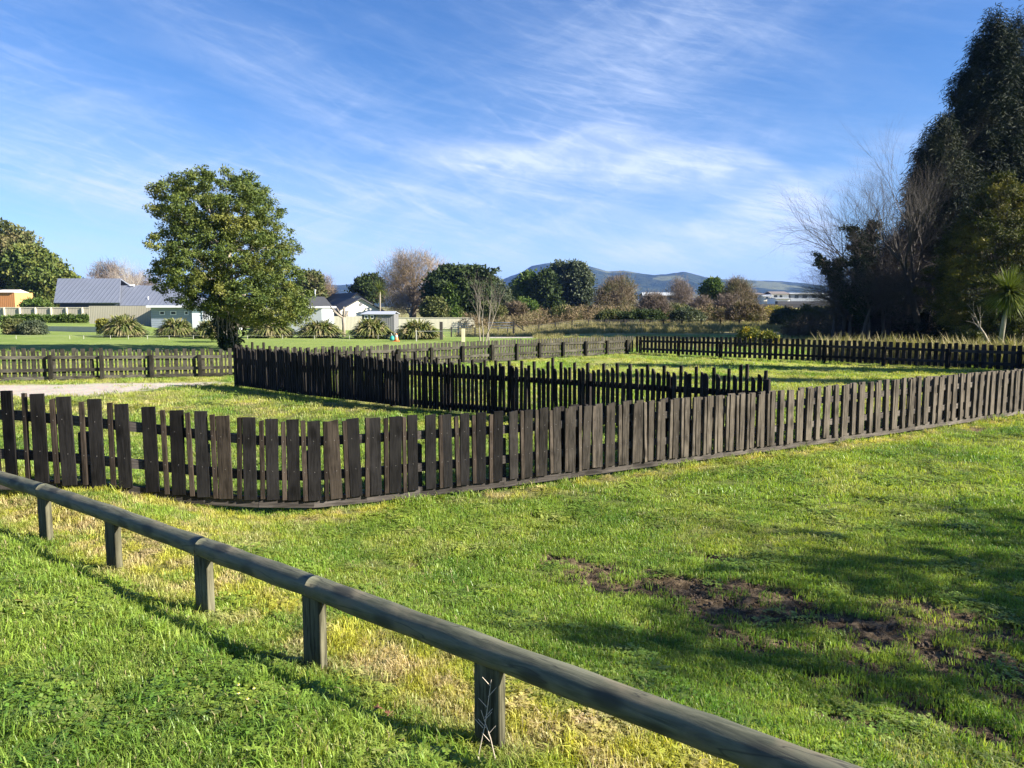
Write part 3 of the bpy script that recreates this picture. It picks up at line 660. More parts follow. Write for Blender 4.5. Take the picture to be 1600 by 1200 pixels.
# ------------------------------------------------------------------ foliage generators
def unit(r, n_): v = r.normal(size=(n_, 3)); return v / np.linalg.norm(v, axis=1, keepdims=True)
def leaf_quads(C, ln, wd, r, droop=0.0, up=0.0):
    n_ = len(C); d = unit(r, n_); d[:, 2] = d[:, 2] * (1 - abs(droop)) - droop + up; d /= np.linalg.norm(d, axis=1, keepdims=True)
    e = np.cross(d, unit(r, n_)); e /= np.maximum(np.linalg.norm(e, axis=1, keepdims=True), 1e-6)
    L_ = (ln * r.uniform(.6, 1.4, n_))[:, None]; W_ = (wd * r.uniform(.6, 1.4, n_))[:, None] / 2
    V = np.stack([C, C + d * L_ * .45 + e * W_, C + d * L_, C + d * L_ * .45 - e * W_], 1).reshape(-1, 3)
    F = (np.arange(n_)[:, None] * 4 + np.arange(4)[None]); return V, F
def profile_centres(prof, Yc, depth, ncl, r, hollow=.45, lump=.25, seed=0):
    """prof: (py, pxL, pxR) rows top to bottom at distance Yc -> clump centres through the crown volume"""
    zs = np.array([Z(p[0], Yc) for p in prof])[::-1]; xl = np.array([X(p[1], Yc) for p in prof])[::-1]; xr = np.array([X(p[2], Yc) for p in prof])[::-1]
    z = r.uniform(zs[0], zs[-1], ncl * 3); rx = (np.interp(z, zs, xr) - np.interp(z, zs, xl)) / 2; keep = r.uniform(0, rx.max(), len(z)) < rx + .1 * rx.max(); z = z[keep][:ncl]
    xc = (np.interp(z, zs, xr) + np.interp(z, zs, xl)) / 2; rx = (np.interp(z, zs, xr) - np.interp(z, zs, xl)) / 2
    th = r.uniform(0, 2 * PI, len(z)); q = hollow + (1 - hollow) * np.sqrt(r.uniform(size=len(z)))
    lu = 1 - lump * (1 - fbm(th * 1.6 + seed, z * (6.0 / (zs[-1] - zs[0])) + seed, seed + 5, 3) * 1.35)
    rr_ = rx * (1 + .38 * lump) * q * np.clip(lu * r.uniform(.9, 1.12, len(z)), .35, 1.18)
    return np.stack([xc + np.cos(th) * rr_, Yc + np.sin(th) * rr_ * depth, z], 1)
def crown_mesh(C, per, rc, ln, wd, r, droop=0.0, flat=.7, up=0.0):
    n_ = len(C); idx = np.repeat(np.arange(n_), per); o = unit(r, len(idx)) * (r.uniform(size=(len(idx), 1)) ** .5) * rc * r.uniform(.6, 1.3, n_)[idx][:, None]; o[:, 2] *= flat
    V, F = leaf_quads(C[idx] + o, ln, wd, r, droop, up); cv = r.uniform(size=n_)
    lv = np.repeat(np.clip(.55 * cv[idx] + .45 * r.uniform(size=len(idx)), 0, 1), 4); return V, F, lv
def branch_segs(base, height, spread, r, levels=4, r0=.15, nb=4, tilt=.5, twist=.25, up=.3, decay=.68, first=.3):
    segs = []
    def grow(p, d, L_, rad, lev):
        n_ = 3; q = p
        for i in range(n_):
            d = (d + Vector(r.normal(0, twist * .5, 3)) + Vector((0, 0, up * .12))).normalized(); q2 = q + d * L_ / n_; ra = rad * (1 - i / n_ * .45); rb = rad * (1 - (i + 1) / n_ * .45)
            segs.append((q, q2, ra, rb)); q = q2
            if lev < levels and (i > 0 or lev > 0):
                for _ in range(nb if i == n_ - 1 else max(1, nb // 2)):
                    a = r.uniform(0, 2 * PI); perp = d.orthogonal().normalized(); perp.rotate(Matrix.Rotation(a, 3, d)); t = tilt * r.uniform(.6, 1.35)
                    nd = (d * math.cos(t) + perp * math.sin(t)); nd.x *= spread; nd.y *= spread; nd.normalize(); grow(q, nd, L_ * decay * r.uniform(.75, 1.2), rb * .62, lev + 1)
    grow(Vector(base), Vector((0, 0, 1)), height * first, r0, 0); return segs
def segs_obj(name, segs, mat, parent, n_=4):
    o = parent.location if parent else Vector()
    V, F = segs_tube([tuple(s[0] - o) for s in segs], [tuple(s[1] - o) for s in segs], [s[2] for s in segs], [s[3] for s in segs], n_)
    return mesh_np(name, V, F, mat, parent, True)
def leafy_tree(name, label, cat, prof, Yc, depth, mat, ncl, per, rc, ln, wd, seed, trunk=None, droop=0, flat=.7, hollow=.3, lump=.6, group=None, bark=None, limbs=True, up=0.0, base_px=None):
    r = np.random.default_rng(seed); bp = base_px if base_px is not None else (prof[-1][1] + prof[-1][2]) / 2
    bx = X(bp, Yc); bz = float(hgt(bx, Yc)); root = empty(name, (bx, Yc, bz)); tag(root, label, cat, group); o = np.array(root.location)
    C = profile_centres(prof, Yc, depth, ncl, r, hollow, lump, seed)
    if mat in (L_BROWN, L_RUST, L_REDT): up = .9; flat = 1.2
    V, F, lv = crown_mesh(C, per, rc, ln, wd, r, droop, flat, up)
    mesh_np('crown' if cat == 'tree' else 'foliage', V - o, F, mat, root, attrs=dict(lv=lv))
    top = Z(prof[0][0], Yc); H_ = top - bz; tr_ = trunk or H_ * .025; segs = []
    p0 = Vector((bx, Yc, bz - .1)); zm = bz + H_ * .45; xm = X((prof[len(prof) // 2][1] + prof[len(prof) // 2][2]) / 2, Yc); p1 = Vector(((bx + xm) / 2, Yc, bz + H_ * .25)); p2 = Vector((xm, Yc, zm)); p3 = Vector((xm, Yc, bz + H_ * .85))
    segs += [(p0, p1, tr_, tr_ * .75), (p1, p2, tr_ * .75, tr_ * .5), (p2, p3, tr_ * .5, tr_ * .12)]
    if limbs:
        for c_ in C[r.choice(len(C), min(len(C), 60), replace=False)]:
            t = r.uniform(.1, .9); a = p1.lerp(p3, t * .8); c_ = Vector(c_); a.z = min(a.z, c_.z - .02 * H_) if a.z > c_.z else a.z; m_ = a.lerp(c_, .5) + Vector((0, 0, -.02 * H_)); segs += [(a, m_, tr_ * .22, tr_ * .13), (m_, c_, tr_ * .13, tr_ * .04)]
    segs_obj('trunk' if cat == 'tree' else 'stem', segs, bark or M_BARK, root, 6); return root
def bare_tree(name, label, px, Yc, H_, seed, mat, r0=.15, levels=4, nb=3, tilt=.5, spread=1.0, up=.3, first=.3, decay=.7, trunk_mat=None, stems=1, stem_gap=.3, twigs=None, group=None, cat='tree', twist=.25):
    r = np.random.default_rng(seed); bx = X(px, Yc); bz = float(hgt(bx, Yc)); root = empty(name, (bx, Yc, bz)); tag(root, label, cat, group); segs = []
    for i in range(stems):
        segs += branch_segs((bx + (i - (stems - 1) / 2) * stem_gap, Yc + r.uniform(-.3, .3) * (stems > 1), bz - .1), H_, spread, r, levels, r0, nb, tilt, twist, up, decay, first)
    big = [s for s in segs if s[2] >= r0 * .3]; sm = [s for s in segs if s[2] < r0 * .3]
    segs_obj('trunk', big, trunk_mat or mat, root, 6)
    if sm: segs_obj('twigs', sm, mat, root, 3)
    return root

L_MAIN = mat_leaf('broadleaf green', (.026, .050, .013), (.125, .155, .036), (.140, .145, .034), .15, .5, .6)
L_DARK = mat_leaf('dark conifer', (.007, .013, .008), (.020, .031, .015), (.033, .038, .018), .05, .7, .5)
L_YEL = mat_leaf('gold conifer', (.020, .028, .009), (.075, .080, .020), (.15, .13, .030), .18, .6, .7)
L_MAC = mat_leaf('macrocarpa', (.016, .030, .012), (.050, .072, .020), None, .12, .6)
L_OLIVE = mat_leaf('olive shrub', (.045, .060, .020), (.12, .13, .045), (.17, .15, .07), .2, .6, .5)
L_GREEN = mat_leaf('fresh green shrub', (.035, .065, .015), (.10, .15, .03), (.13, .16, .04), .22, .5, .5)
L_GUM = mat_leaf('grey green', (.035, .050, .030), (.085, .105, .060), (.13, .14, .08), .15, .6, .3)
L_BROWN = mat_leaf('brown twigs', (.12, .09, .065), (.27, .205, .15), (.33, .24, .15), .15, .8, .3)
L_RUST = mat_leaf('russet scrub', (.085, .066, .045), (.20, .155, .11), (.11, .11, .05), .15, .8, .4)
L_REDT = mat_leaf('reddish bare shrub', (.10, .078, .068), (.22, .175, .15), None, .1, .8)
L_GORSE = mat_leaf('yellow flowering gorse', (.06, .08, .02), (.20, .19, .04), (.45, .33, .03), .2, .6, 1.6)
L_IVY = mat_leaf('ivy', (.010, .020, .010), (.030, .048, .018), None, .08, .45)
L_FLAX = mat_leaf('flax straps', (.030, .055, .015), (.21, .22, .07), (.26, .22, .12), .2, .38, 2.2)
L_PALM = mat_leaf('cabbage tree leaves', (.04, .06, .015), (.15, .17, .04), None, .28, .4)

# big broadleaf by the fence corner
leafy_tree('broadleaf_tree', 'round leafy evergreen tree with ivied trunk standing behind the left end of the black fence', 'tree',
    [(272, 296, 395), (284, 280, 408), (303, 266, 424), (336, 247, 438), (385, 243, 456), (430, 248, 474), (460, 268, 484), (480, 302, 486), (494, 345, 486), (508, 372, 452)], 34, .95, L_MAIN, 1250, 96, .27, .115, .05, 11, trunk=.26, droop=.1, hollow=.30, lump=.48, base_px=362, bark=M_BARKP)
r = np.random.default_rng(4); iv = empty('ivy', (X(352, 33.6), 33.6, 0)); tag(iv, 'dark ivy and hanging dead stems wrapped round the trunk of the round tree', 'ivy')
zz_ = r.uniform(0, 3.0, 420); C = np.stack([X(353, 33.6) - zz_ * .06 + r.normal(0, .22, 420) * (1 + zz_ * .25), 33.75 + r.normal(0, .2, 420), zz_ + .05], 1); V, F, lv = crown_mesh(C, 28, .16, .12, .07, r); mesh_np('leaves', V - np.array(iv.location), F, L_IVY, iv, attrs=dict(lv=lv))
sg = []
for i in range(26):
    x0 = X(r.uniform(338, 372), 33.3); z0 = r.uniform(2.0, 3.1); p_ = Vector((x0, 33.3 + r.uniform(-.2, .1), z0))
    for j in range(5): q = p_ + Vector((r.normal(.02, .06), r.normal(0, .03), -r.uniform(.2, .42))); sg.append((p_, q, .014, .010)); p_ = q
segs_obj('hanging_stem', sg, M_BARKP, iv, 4)

# tall conifers at the right (three stems side by side)
for lab, prof, Yc, dp, sd2, nc in [
    ('tallest dark conifer with drooping sprays, rising at the right edge behind the black fence', [(24, 1522, 1530), (60, 1505, 1550), (110, 1490, 1570), (170, 1468, 1585), (230, 1448, 1595), (320, 1430, 1600), (420, 1424, 1605), (520, 1440, 1600)], 50, .8, 21, 1500),
    ('dark conifer tip just right of the tallest one, half behind it', [(22, 1562, 1568), (60, 1545, 1590), (150, 1525, 1625), (300, 1500, 1650), (520, 1500, 1650)], 53, .8, 22, 900),
    ('dark conifer cut off by the right edge of the picture', [(32, 1598, 1604), (80, 1580, 1640), (200, 1565, 1690), (520, 1560, 1700)], 50, .8, 23, 800),
    ('further dark conifer hidden behind the tallest one', [(130, 1515, 1530), (200, 1490, 1560), (320, 1470, 1600), (520, 1470, 1600)], 60, .9, 25, 420),
    ('dark conifer farthest back behind the group at the right', [(170, 1500, 1520), (250, 1475, 1560), (400, 1465, 1580), (515, 1470, 1580)], 67, .9, 26, 380),
    ('lower left dark conifer flank behind the bare ivied tree', [(188, 1452, 1462), (230, 1425, 1490), (300, 1412, 1520), (400, 1408, 1520), (470, 1418, 1520), (530, 1440, 1520)], 48, .8, 24, 700)]:
    leafy_tree('conifer_tree', lab, 'tree', prof, Yc, dp, L_DARK, nc, 110, .60, .36 if nc > 450 else .7, .042 if nc > 450 else .25, sd2, trunk=.4, droop=.55, flat=1.3, hollow=.5, lump=.3, limbs=False, group='dark conifers at the right')
leafy_tree('conifer_tree', 'bushy yellow green conifer in front of the dark conifers, lit along its right side', 'tree',
    [(274, 1545, 1560), (310, 1515, 1590), (370, 1482, 1620), (430, 1462, 1640), (480, 1462, 1640), (520, 1490, 1620)], 42, .85, L_YEL, 800, 90, .42, .20, .05, 31, trunk=.2, droop=.05, flat=.55, hollow=.5, lump=.3, up=.25)
def cabbage(label, px, Yc, crown_py, rad_, seed, leaves=240, trunk_px=None, lean=0.0):
    r = np.random.default_rng(seed); bx = X(trunk_px or px, Yc); bz = float(hgt(bx, Yc)); root = empty('cabbage_tree', (bx, Yc, bz)); tag(root, label, 'tree'); cz = Z(crown_py, Yc); cx_ = X(px, Yc)
    pts = [Vector((0, 0, -.1)), Vector(((cx_ - bx) * .3 + .04, 0, (cz - bz) * .5)), Vector((cx_ - bx, 0, cz - bz))]
    MB().tube(pts, [.13, .10, .08], 10).build('trunk', M_BARKP, root, True)
    V = []; F = []; lv = []
    for i in range(leaves):
        d = unit(r, 1)[0]; d[2] = d[2] * .75 + .22; d /= np.linalg.norm(d); s_ = np.cross(d, [0, 0, 1]); s_ /= max(np.linalg.norm(s_), 1e-3); L_ = rad_ * r.uniform(.8, 1.15); w = .03; v0 = r.uniform(); n_ = len(V) * 1
        prev = np.array(pts[-1]); 
        row = []
        for j in range(5):
            t = j / 4; p_ = np.array(pts[-1]) + d * L_ * t + np.array([0, 0, -.5 * L_ * t * t * (1 - abs(d[2])) * .8]); ww = w * (1 - t) ** .6 * s_
            row += [p_ - ww, p_ + ww]
        k0 = len(V); V += row; F += [(k0 + 2 * j, k0 + 2 * j + 1, k0 + 2 * j + 3, k0 + 2 * j + 2) for j in range(4)]; lv += [v0] * 10
    mesh_np('crown', np.array(V), np.array(F), L_PALM, root, attrs=dict(lv=lv)); return root
cabbage('spiky cabbage tree with one round head and slim pale trunk at the right edge', 1576, 37, 457, 1.35, 5, 900, 1566)
cabbage('small cabbage tree standing between the gable house and the brown willow', 594, 96, 452, 1.5, 6, 150, 593)
cabbage('cabbage tree half hidden beside the orange shed and the dark slate roof', 77, 86, 474, 1.1, 9, 160, 77)
bare_tree('dead_trunk', 'pale forked dead stem behind the black fence, left of the cabbage tree', 1550, 38, 2.3, 3, M_BARKP, r0=.10, levels=2, nb=2, tilt=.35, first=.5)
leafy_tree('shrub', 'small gold green shrub under the yellow green conifer behind the black fence', 'shrub', [(512, 1505, 1520), (522, 1490, 1535), (545, 1488, 1540)], 38, .8, L_YEL, 120, 30, .22, .14, .05, 33)
leafy_tree('shrub', 'dull green shrub around the cabbage tree trunk at the right edge', 'shrub', [(480, 1575, 1600), (495, 1560, 1640), (550, 1550, 1650)], 40, .8, L_YEL, 240, 30, .25, .16, .06, 34)
leafy_tree('shrub', 'dark undergrowth below the tall conifers behind the black fence', 'shrub', [(485, 1400, 1500), (510, 1385, 1540), (550, 1380, 1560)], 46, .6, L_DARK, 400, 35, .35, .2, .08, 35)
leafy_tree('shrub', 'dark tangled undergrowth at the foot of the ivied bare tree', 'shrub', [(478, 1345, 1400), (500, 1320, 1420), (540, 1320, 1430)], 49, .6, L_DARK, 350, 35, .35, .2, .06, 36)

# ivied bare tree
TW = mat_plain('dark bare twigs', (.058, .051, .046), .9, .3, 1.0)
L_TW = mat_leaf('dark fine twigs', (.035, .030, .027), (.11, .095, .085), None, 0, .9)
bt = bare_tree('bare_tree', 'wide leafless tree with ivy covered limbs, left of the dark conifers', 1385, 46, 13.0, 41, TW, r0=.26, levels=5, nb=3, tilt=.48, spread=1.12, up=.1, first=.26, decay=.74, stems=3, stem_gap=1.0)
bare_tree('bare_tree', 'leafless tree reaching up against the left side of the dark conifers', 1440, 45, 13.8, 42, TW, r0=.22, levels=5, nb=3, tilt=.36, spread=.95, up=.45, first=.30, decay=.74)
bare_tree('bare_tree', 'low leafless tree leaning left over the scrub beside the ivied limbs', 1335, 47, 8.5, 47, TW, r0=.2, levels=5, nb=3, tilt=.55, spread=1.2, up=.05, first=.26, decay=.76, stems=2, stem_gap=1.2)
leafy_tree('bare_tree', 'dense thicket of fine dark twigs filling the space under the ivied tree', 'tree', [(372, 1385, 1420), (400, 1345, 1440), (440, 1325, 1450), (480, 1310, 1450), (535, 1330, 1450)], 47.5, .6, L_TW, 420, 60, .8, 1.1, .022, 48, trunk=.2, hollow=.1)
bare_tree('bare_tree', 'thin leafless tree sweeping its twigs out over the far houses', 1318, 46.5, 8.0, 50, TW, r0=.14, levels=5, nb=3, tilt=.58, spread=1.35, up=.0, first=.24, decay=.78, stems=2, stem_gap=.8)
bare_tree('bare_tree', 'leafless sapling stems fanning out low to the left of the ivy', 1365, 45, 9.5, 49, TW, r0=.12, levels=5, nb=3, tilt=.62, spread=1.25, up=.02, first=.22, decay=.78, stems=3, stem_gap=.7)
r = np.random.default_rng(6)
def ivy_column(label, pts, Yc, rad_, seed):
    r = np.random.default_rng(seed); C = []
    P_ = [np.array([X(a, Yc), Yc, Z(b, Yc)]) for a, b in pts]
    for a, b in zip(P_, P_[1:]):
        n_ = int(np.linalg.norm(b - a) * 26) + 4; t = r.uniform(size=(n_, 1)); C.append(a + (b - a) * t + r.normal(0, rad_ * .36, (n_, 3)) * [1, .8, 1])
    C = np.concatenate(C); root = empty('ivy', (P_[0][0], Yc, P_[0][2])); tag(root, label, 'ivy'); V, F, lv = crown_mesh(C, 50, rad_ * .5, .14, .08, r); mesh_np('leaves', V - P_[0], F, L_IVY, root, attrs=dict(lv=lv))
    segs = [(Vector(a), Vector(b), .16, .12) for a, b in zip(P_, P_[1:])]; segs_obj('stem', segs, M_BARK, root, 6)
ivy_column('black ivy covering the leftmost leaning limb of the bare tree', [(1355, 500), (1325, 470), (1308, 440), (1290, 418), (1278, 405)], 45.5, .5, 1)
ivy_column('black ivy hump arching beside the leftmost ivied limb', [(1322, 465), (1300, 432), (1306, 416), (1322, 410)], 45.3, .42, 2)
ivy_column('tall black ivy column in the middle of the bare tree', [(1350, 500), (1342, 440), (1338, 400), (1332, 370), (1322, 358)], 45.6, .6, 3)
ivy_column('second ivy column right beside the tall one in the bare tree', [(1352, 470), (1354, 410), (1356, 365), (1358, 350)], 46.5, .55, 4)
ivy_column('thick ivy mass on the lower trunk beneath the dark conifers', [(1400, 530), (1400, 470), (1412, 420)], 46.5, 1.0, 8)

# trees out of the picture to the right: they throw the long shade bands
leafy_tree('conifer_tree', 'tall evergreen beyond the right edge that shades the far end of the paddock', 'tree', [(-110, 2225, 2255), (50, 2190, 2290), (300, 2170, 2310), (430, 2170, 2310), (520, 2200, 2280)], 20.0, .55, L_YEL, 520, 40, .5, .3, .1, 51, trunk=.25)
leafy_tree('conifer_tree', 'second evergreen beyond the right edge that shades the middle of the paddock', 'tree', [(-60, 2190, 2220), (100, 2160, 2250), (400, 2150, 2260), (520, 2170, 2240)], 16.8, .4, L_YEL, 330, 36, .5, .3, .1, 52, trunk=.2)
def shade_tree(label, x, y, H_, seed, dens, width=4.0):
    r = np.random.default_rng(seed); root = empty('broadleaf_tree', (x, y, 0)); tag(root, label, 'tree')
    sg = branch_segs((x, y, -.1), H_, 1.05, r, 4, .16, 3, .5, .25, .25, .72, .3); segs_obj('trunk', sg, M_BARK, root, 4)
    C = np.array([tuple(s[1]) for s in sg if s[2] < .04]); C = C[r.uniform(size=len(C)) < dens]; V, F, lv = crown_mesh(C, 16, .30, .14, .07, r); mesh_np('crown', V - np.array([x, y, 0]), F, L_MAIN, root, attrs=dict(lv=lv))
shade_tree('open leafy tree beyond the right edge shading the lawn in front of the fence', 13.5, 3.4, 7.4, 61, .15)
shade_tree('open leafy tree beyond the right edge shading the muddy patch', 12.0, 2.4, 7.0, 62, .16)
shade_tree('young leafy tree beyond the right edge nearest the log rail', 15.0, .8, 8.0, 63, .07)

# ------------------------------------------------------------------ middle distance trees
leafy_tree('evergreen_tree', 'tall rounded evergreen at the left edge behind the orange shed', 'tree', [(350, -25, 15), (362, -40, 35), (385, -50, 55), (420, -60, 75), (455, -60, 80), (480, -40, 60)], 112, .8, L_OLIVE, 620, 40, 1.1, .55, .3, 71, trunk=.5, hollow=.5)
leafy_tree('evergreen_tree', 'dark green tree sloping down to the slate roof, right of the tall rounded evergreen', 'tree', [(386, 35, 58), (400, 25, 82), (420, 20, 103), (445, 20, 118), (480, 30, 105)], 108, .8, L_MAIN, 560, 40, 1.0, .5, .28, 72, trunk=.4, hollow=.5)
leafy_tree('evergreen_tree', 'low dark tree top showing just above the left end of the slate roof', 'tree', [(428, 98, 112), (436, 88, 124), (470, 85, 125)], 116, .8, L_MAC, 160, 36, .8, .45, .25, 73, trunk=.3)
bare_tree('bare_tree', 'pale leafless tree behind the slate roof, left of the round leafy tree', 215, 105, 10.5, 43, M_TWIGP, r0=.22, levels=5, nb=3, tilt=.42, spread=1.0, up=.25, first=.28, decay=.72)
leafy_tree('bare_tree', 'reddish brown twiggy tree behind the slate roof ridge', 'tree', [(417, 160, 180), (428, 150, 200), (445, 150, 260), (470, 160, 250)], 112, .7, L_REDT, 260, 36, 1.0, .9, .035, 74, trunk=.2)
leafy_tree('evergreen_tree', 'bronze green tree peering out right of the round leafy tree', 'tree', [(424, 482, 492), (432, 470, 502), (450, 462, 505), (480, 462, 500)], 115, .8, L_OLIVE, 260, 36, .8, .4, .22, 75, trunk=.3)
leafy_tree('bare_tree', 'thin brown twiggy tree behind the dark gable roof', 'tree', [(435, 500, 510), (447, 492, 522), (470, 490, 525)], 118, .7, L_BROWN, 110, 34, .8, .8, .03, 76, trunk=.2)
leafy_tree('evergreen_tree', 'dark spreading tree behind the gable house, left of the brown willow', 'tree', [(431, 570, 588), (440, 556, 597), (455, 552, 602), (470, 560, 600)], 118, .8, L_MAC, 230, 36, .8, .4, .22, 77, trunk=.35)
# willow: haze of brown twigs
leafy_tree('willow_tree', 'large leafless willow with a haze of orange brown twigs behind the pale wall', 'tree', [(403, 630, 665), (420, 605, 690), (440, 596, 700), (465, 596, 695), (490, 600, 690)], 105, .8, L_BROWN, 340, 40, 1.2, 1.3, .026, 78, trunk=.5, hollow=.3)
bare_tree('willow_tree', 'bare pale limbs of a willow sprawling behind the grey shed', 640, 100, 8.5, 44, M_TWIG, r0=.25, levels=5, nb=3, tilt=.6, spread=1.3, up=.0, first=.26, decay=.74)
leafy_tree('macrocarpa_tree', 'dark layered macrocarpa spreading behind the pale timber wall', 'tree', [(417, 700, 745), (424, 680, 760), (436, 668, 765), (455, 662, 762), (475, 672, 750), (494, 680, 745)], 98, .8, L_MAC, 620, 44, .95, .5, .2, 79, trunk=.5, flat=.35, hollow=.35, lump=.5)
leafy_tree('shrub', 'rounded olive green shrub behind the pale wall, left of the macrocarpa', 'shrub', [(468, 668, 690), (474, 662, 696), (485, 660, 697), (499, 664, 694)], 93, .8, L_OLIVE, 220, 36, .45, .3, .16, 80)
leafy_tree('shrub', 'upright deep green bush in front of the macrocarpa', 'shrub', [(447, 692, 712), (460, 685, 720), (480, 690, 722), (498, 692, 718)], 95, .8, L_GREEN, 260, 36, .5, .35, .18, 81)
leafy_tree('evergreen_tree', 'grey green open tree right of the macrocarpa', 'tree', [(434, 758, 772), (445, 748, 785), (465, 740, 795), (492, 745, 795)], 102, .8, L_GUM, 360, 36, .8, .5, .12, 82, trunk=.25, hollow=.2, lump=.5)
bare_tree('bare_tree', 'slim pale multi stemmed leafless tree in front of the far pale wall', 757, 43, 4.0, 45, M_TWIG, r0=.045, levels=3, nb=2, tilt=.3, spread=.8, up=.6, first=.42, decay=.66, stems=4, stem_gap=.16, trunk_mat=M_BARKP)
leafy_tree('evergreen_tree', 'lower dark green tree left of the pair of tall grey green trees', 'tree', [(427, 822, 830), (438, 808, 838), (455, 800, 842), (475, 800, 840)], 135, .8, L_GREEN, 240, 36, 1.0, .6, .3, 83, trunk=.3)
leafy_tree('evergreen_tree', 'dark bushy tree just left of the first tall grey green tree', 'tree', [(425, 848, 854), (435, 838, 864), (455, 834, 872), (490, 838, 876)], 132, .8, L_MAC, 300, 36, 1.0, .6, .3, 84, trunk=.3)
leafy_tree('gum_tree', 'first of two tall grey green trees standing in front of the blue hill', 'tree', [(412, 866, 880), (424, 860, 884), (445, 862, 884), (470, 866, 886), (490, 868, 884)], 138, .8, L_GUM, 330, 40, 1.0, .55, .25, 85, trunk=.35, lump=.5)
leafy_tree('gum_tree', 'second and broader of two tall grey green trees before the blue hill', 'tree', [(413, 890, 908), (425, 884, 918), (440, 882, 922), (460, 880, 920), (490, 886, 915)], 136, .8, L_GUM, 520, 40, 1.05, .55, .25, 86, trunk=.35, lump=.5)
leafy_tree('shrub', 'bright green bush below the dark bushy tree left of the two tall trees', 'shrub', [(468, 812, 825), (476, 805, 838), (495, 803, 842)], 118, .8, L_GREEN, 200, 34, .6, .4, .2, 87)
leafy_tree('bare_tree', 'broad brown twiggy tree with dark core right of the two tall trees', 'tree', [(438, 955, 975), (446, 940, 990), (462, 925, 996), (488, 925, 1000)], 128, .8, L_RUST, 270, 38, 1.1, .9, .05, 88, trunk=.35, hollow=.2)
leafy_tree('evergreen_tree', 'dark foliage inside the broad brown twiggy tree', 'tree', [(445, 958, 968), (455, 945, 985), (488, 935, 985)], 131, .7, L_MAC, 150, 34, 1.0, .6, .25, 89, trunk=.3)
leafy_tree('bare_tree', 'pinkish leafless tree between the grey roof and the dark round cypress', 'tree', [(440, 1055, 1062), (450, 1048, 1074), (470, 1045, 1085), (482, 1045, 1085)], 140, .7, L_REDT, 170, 36, 1.0, 1.0, .035, 90, trunk=.2)
leafy_tree('cypress_tree', 'dark green cypress with a rounded point in front of the blue hills', 'tree', [(436, 1108, 1117), (443, 1100, 1124), (455, 1096, 1129), (468, 1098, 1130), (480, 1100, 1125)], 130, .9, L_GREEN, 330, 40, .7, .4, .2, 91, trunk=.3, hollow=.5)
leafy_tree('bare_tree', 'brown leafless tree right of the dark cypress', 'tree', [(443, 1145, 1152), (452, 1136, 1168), (468, 1130, 1178), (488, 1130, 1178)], 126, .8, L_RUST, 300, 38, 1.0, 1.0, .045, 92, trunk=.25)
# scrub in front of the far houses: each bush its own
SHR = [(745, 488, 786, 475, 'OLIVE', 'olive scrub bush right of the thin bare tree'), (860, 491, 905, 480, 'OLIVE', 'low rounded olive bush under the two tall trees'), (905, 492, 950, 484, 'RUST', 'russet bush below the second tall tree'),
       (975, 496, 1040, 486, 'MAC', 'long low dark green mound of scrub left of centre right'), (1010, 488, 1075, 476, 'OLIVE', 'olive bush behind the long low dark mound'), (1000, 484, 1045, 463, 'REDT', 'pale leafless bush before the grey roof'),
       (1050, 497, 1095, 484, 'GUM', 'dull green round bush right of the long dark mound'), (1075, 488, 1118, 468, 'REDT', 'pink leafless bush left under the cypress'), (1118, 487, 1160, 466, 'REDT', 'pink leafless bush right under the cypress'),
       (1100, 494, 1150, 480, 'OLIVE', 'patchy olive bush in the middle of the scrub'), (1140, 497, 1190, 478, 'RUST', 'russet bush left of the terraced bank'), (1180, 497, 1240, 480, 'GORSE', 'yellow flecked gorse bush below the white houses'),
       (1205, 506, 1260, 484, 'GUM', 'green broom bush before the terraced bank'), (1240, 503, 1300, 481, 'OLIVE', 'broad straw green bush right of the broom bush'), (1290, 508, 1335, 484, 'RUST', 'brown scrub bush at the foot of the bare trees'),
       (935, 496, 980, 487, 'OLIVE', 'small straw coloured bush under the brown tree'), (1270, 512, 1345, 494, 'OLIVE', 'shaded low bush in front of the bare trees'), (790, 487, 822, 478, 'RUST', 'low brown bush left of the bright green bush')]
for i, (x0, yb_, x1, yt, k_, lab) in enumerate(SHR):
    Yc = [84, 90, 96, 88, 92][i % 5] if i not in (3, 6) else 82
    if yb_ > 500: Yc = 70
    mid = (x0 + x1) / 2; leafy_tree('scrub_bush', lab, 'bush', [(yt, mid - (x1 - x0) * .2, mid + (x1 - x0) * .15), ((yt * 2 + yb_) / 3, x0 + 3, x1 - 3), (yb_ + 3, x0 - 3, x1 + 3)], Yc, .6, globals()['L_' + k_], 190, 32, .42, .5 if k_ in ('REDT', 'RUST') else .3, .03 if k_ == 'REDT' else .09, 100 + i, group='scrub bushes beyond the paddock')
leafy_tree('gorse_bush', 'yellow flowering gorse bush just behind the black fence at centre right', 'bush', [(514, 1168, 1182), (521, 1158, 1195), (530, 1155, 1205), (545, 1155, 1210)], 38, .7, L_GORSE, 240, 34, .2, .15, .05, 130)
leafy_tree('gorse_bush', 'smaller green gold bush touching the right side of the flowering gorse', 'bush', [(519, 1198, 1204), (526, 1192, 1216), (545, 1190, 1220)], 37.5, .7, L_GORSE, 110, 30, .16, .14, .05, 131)
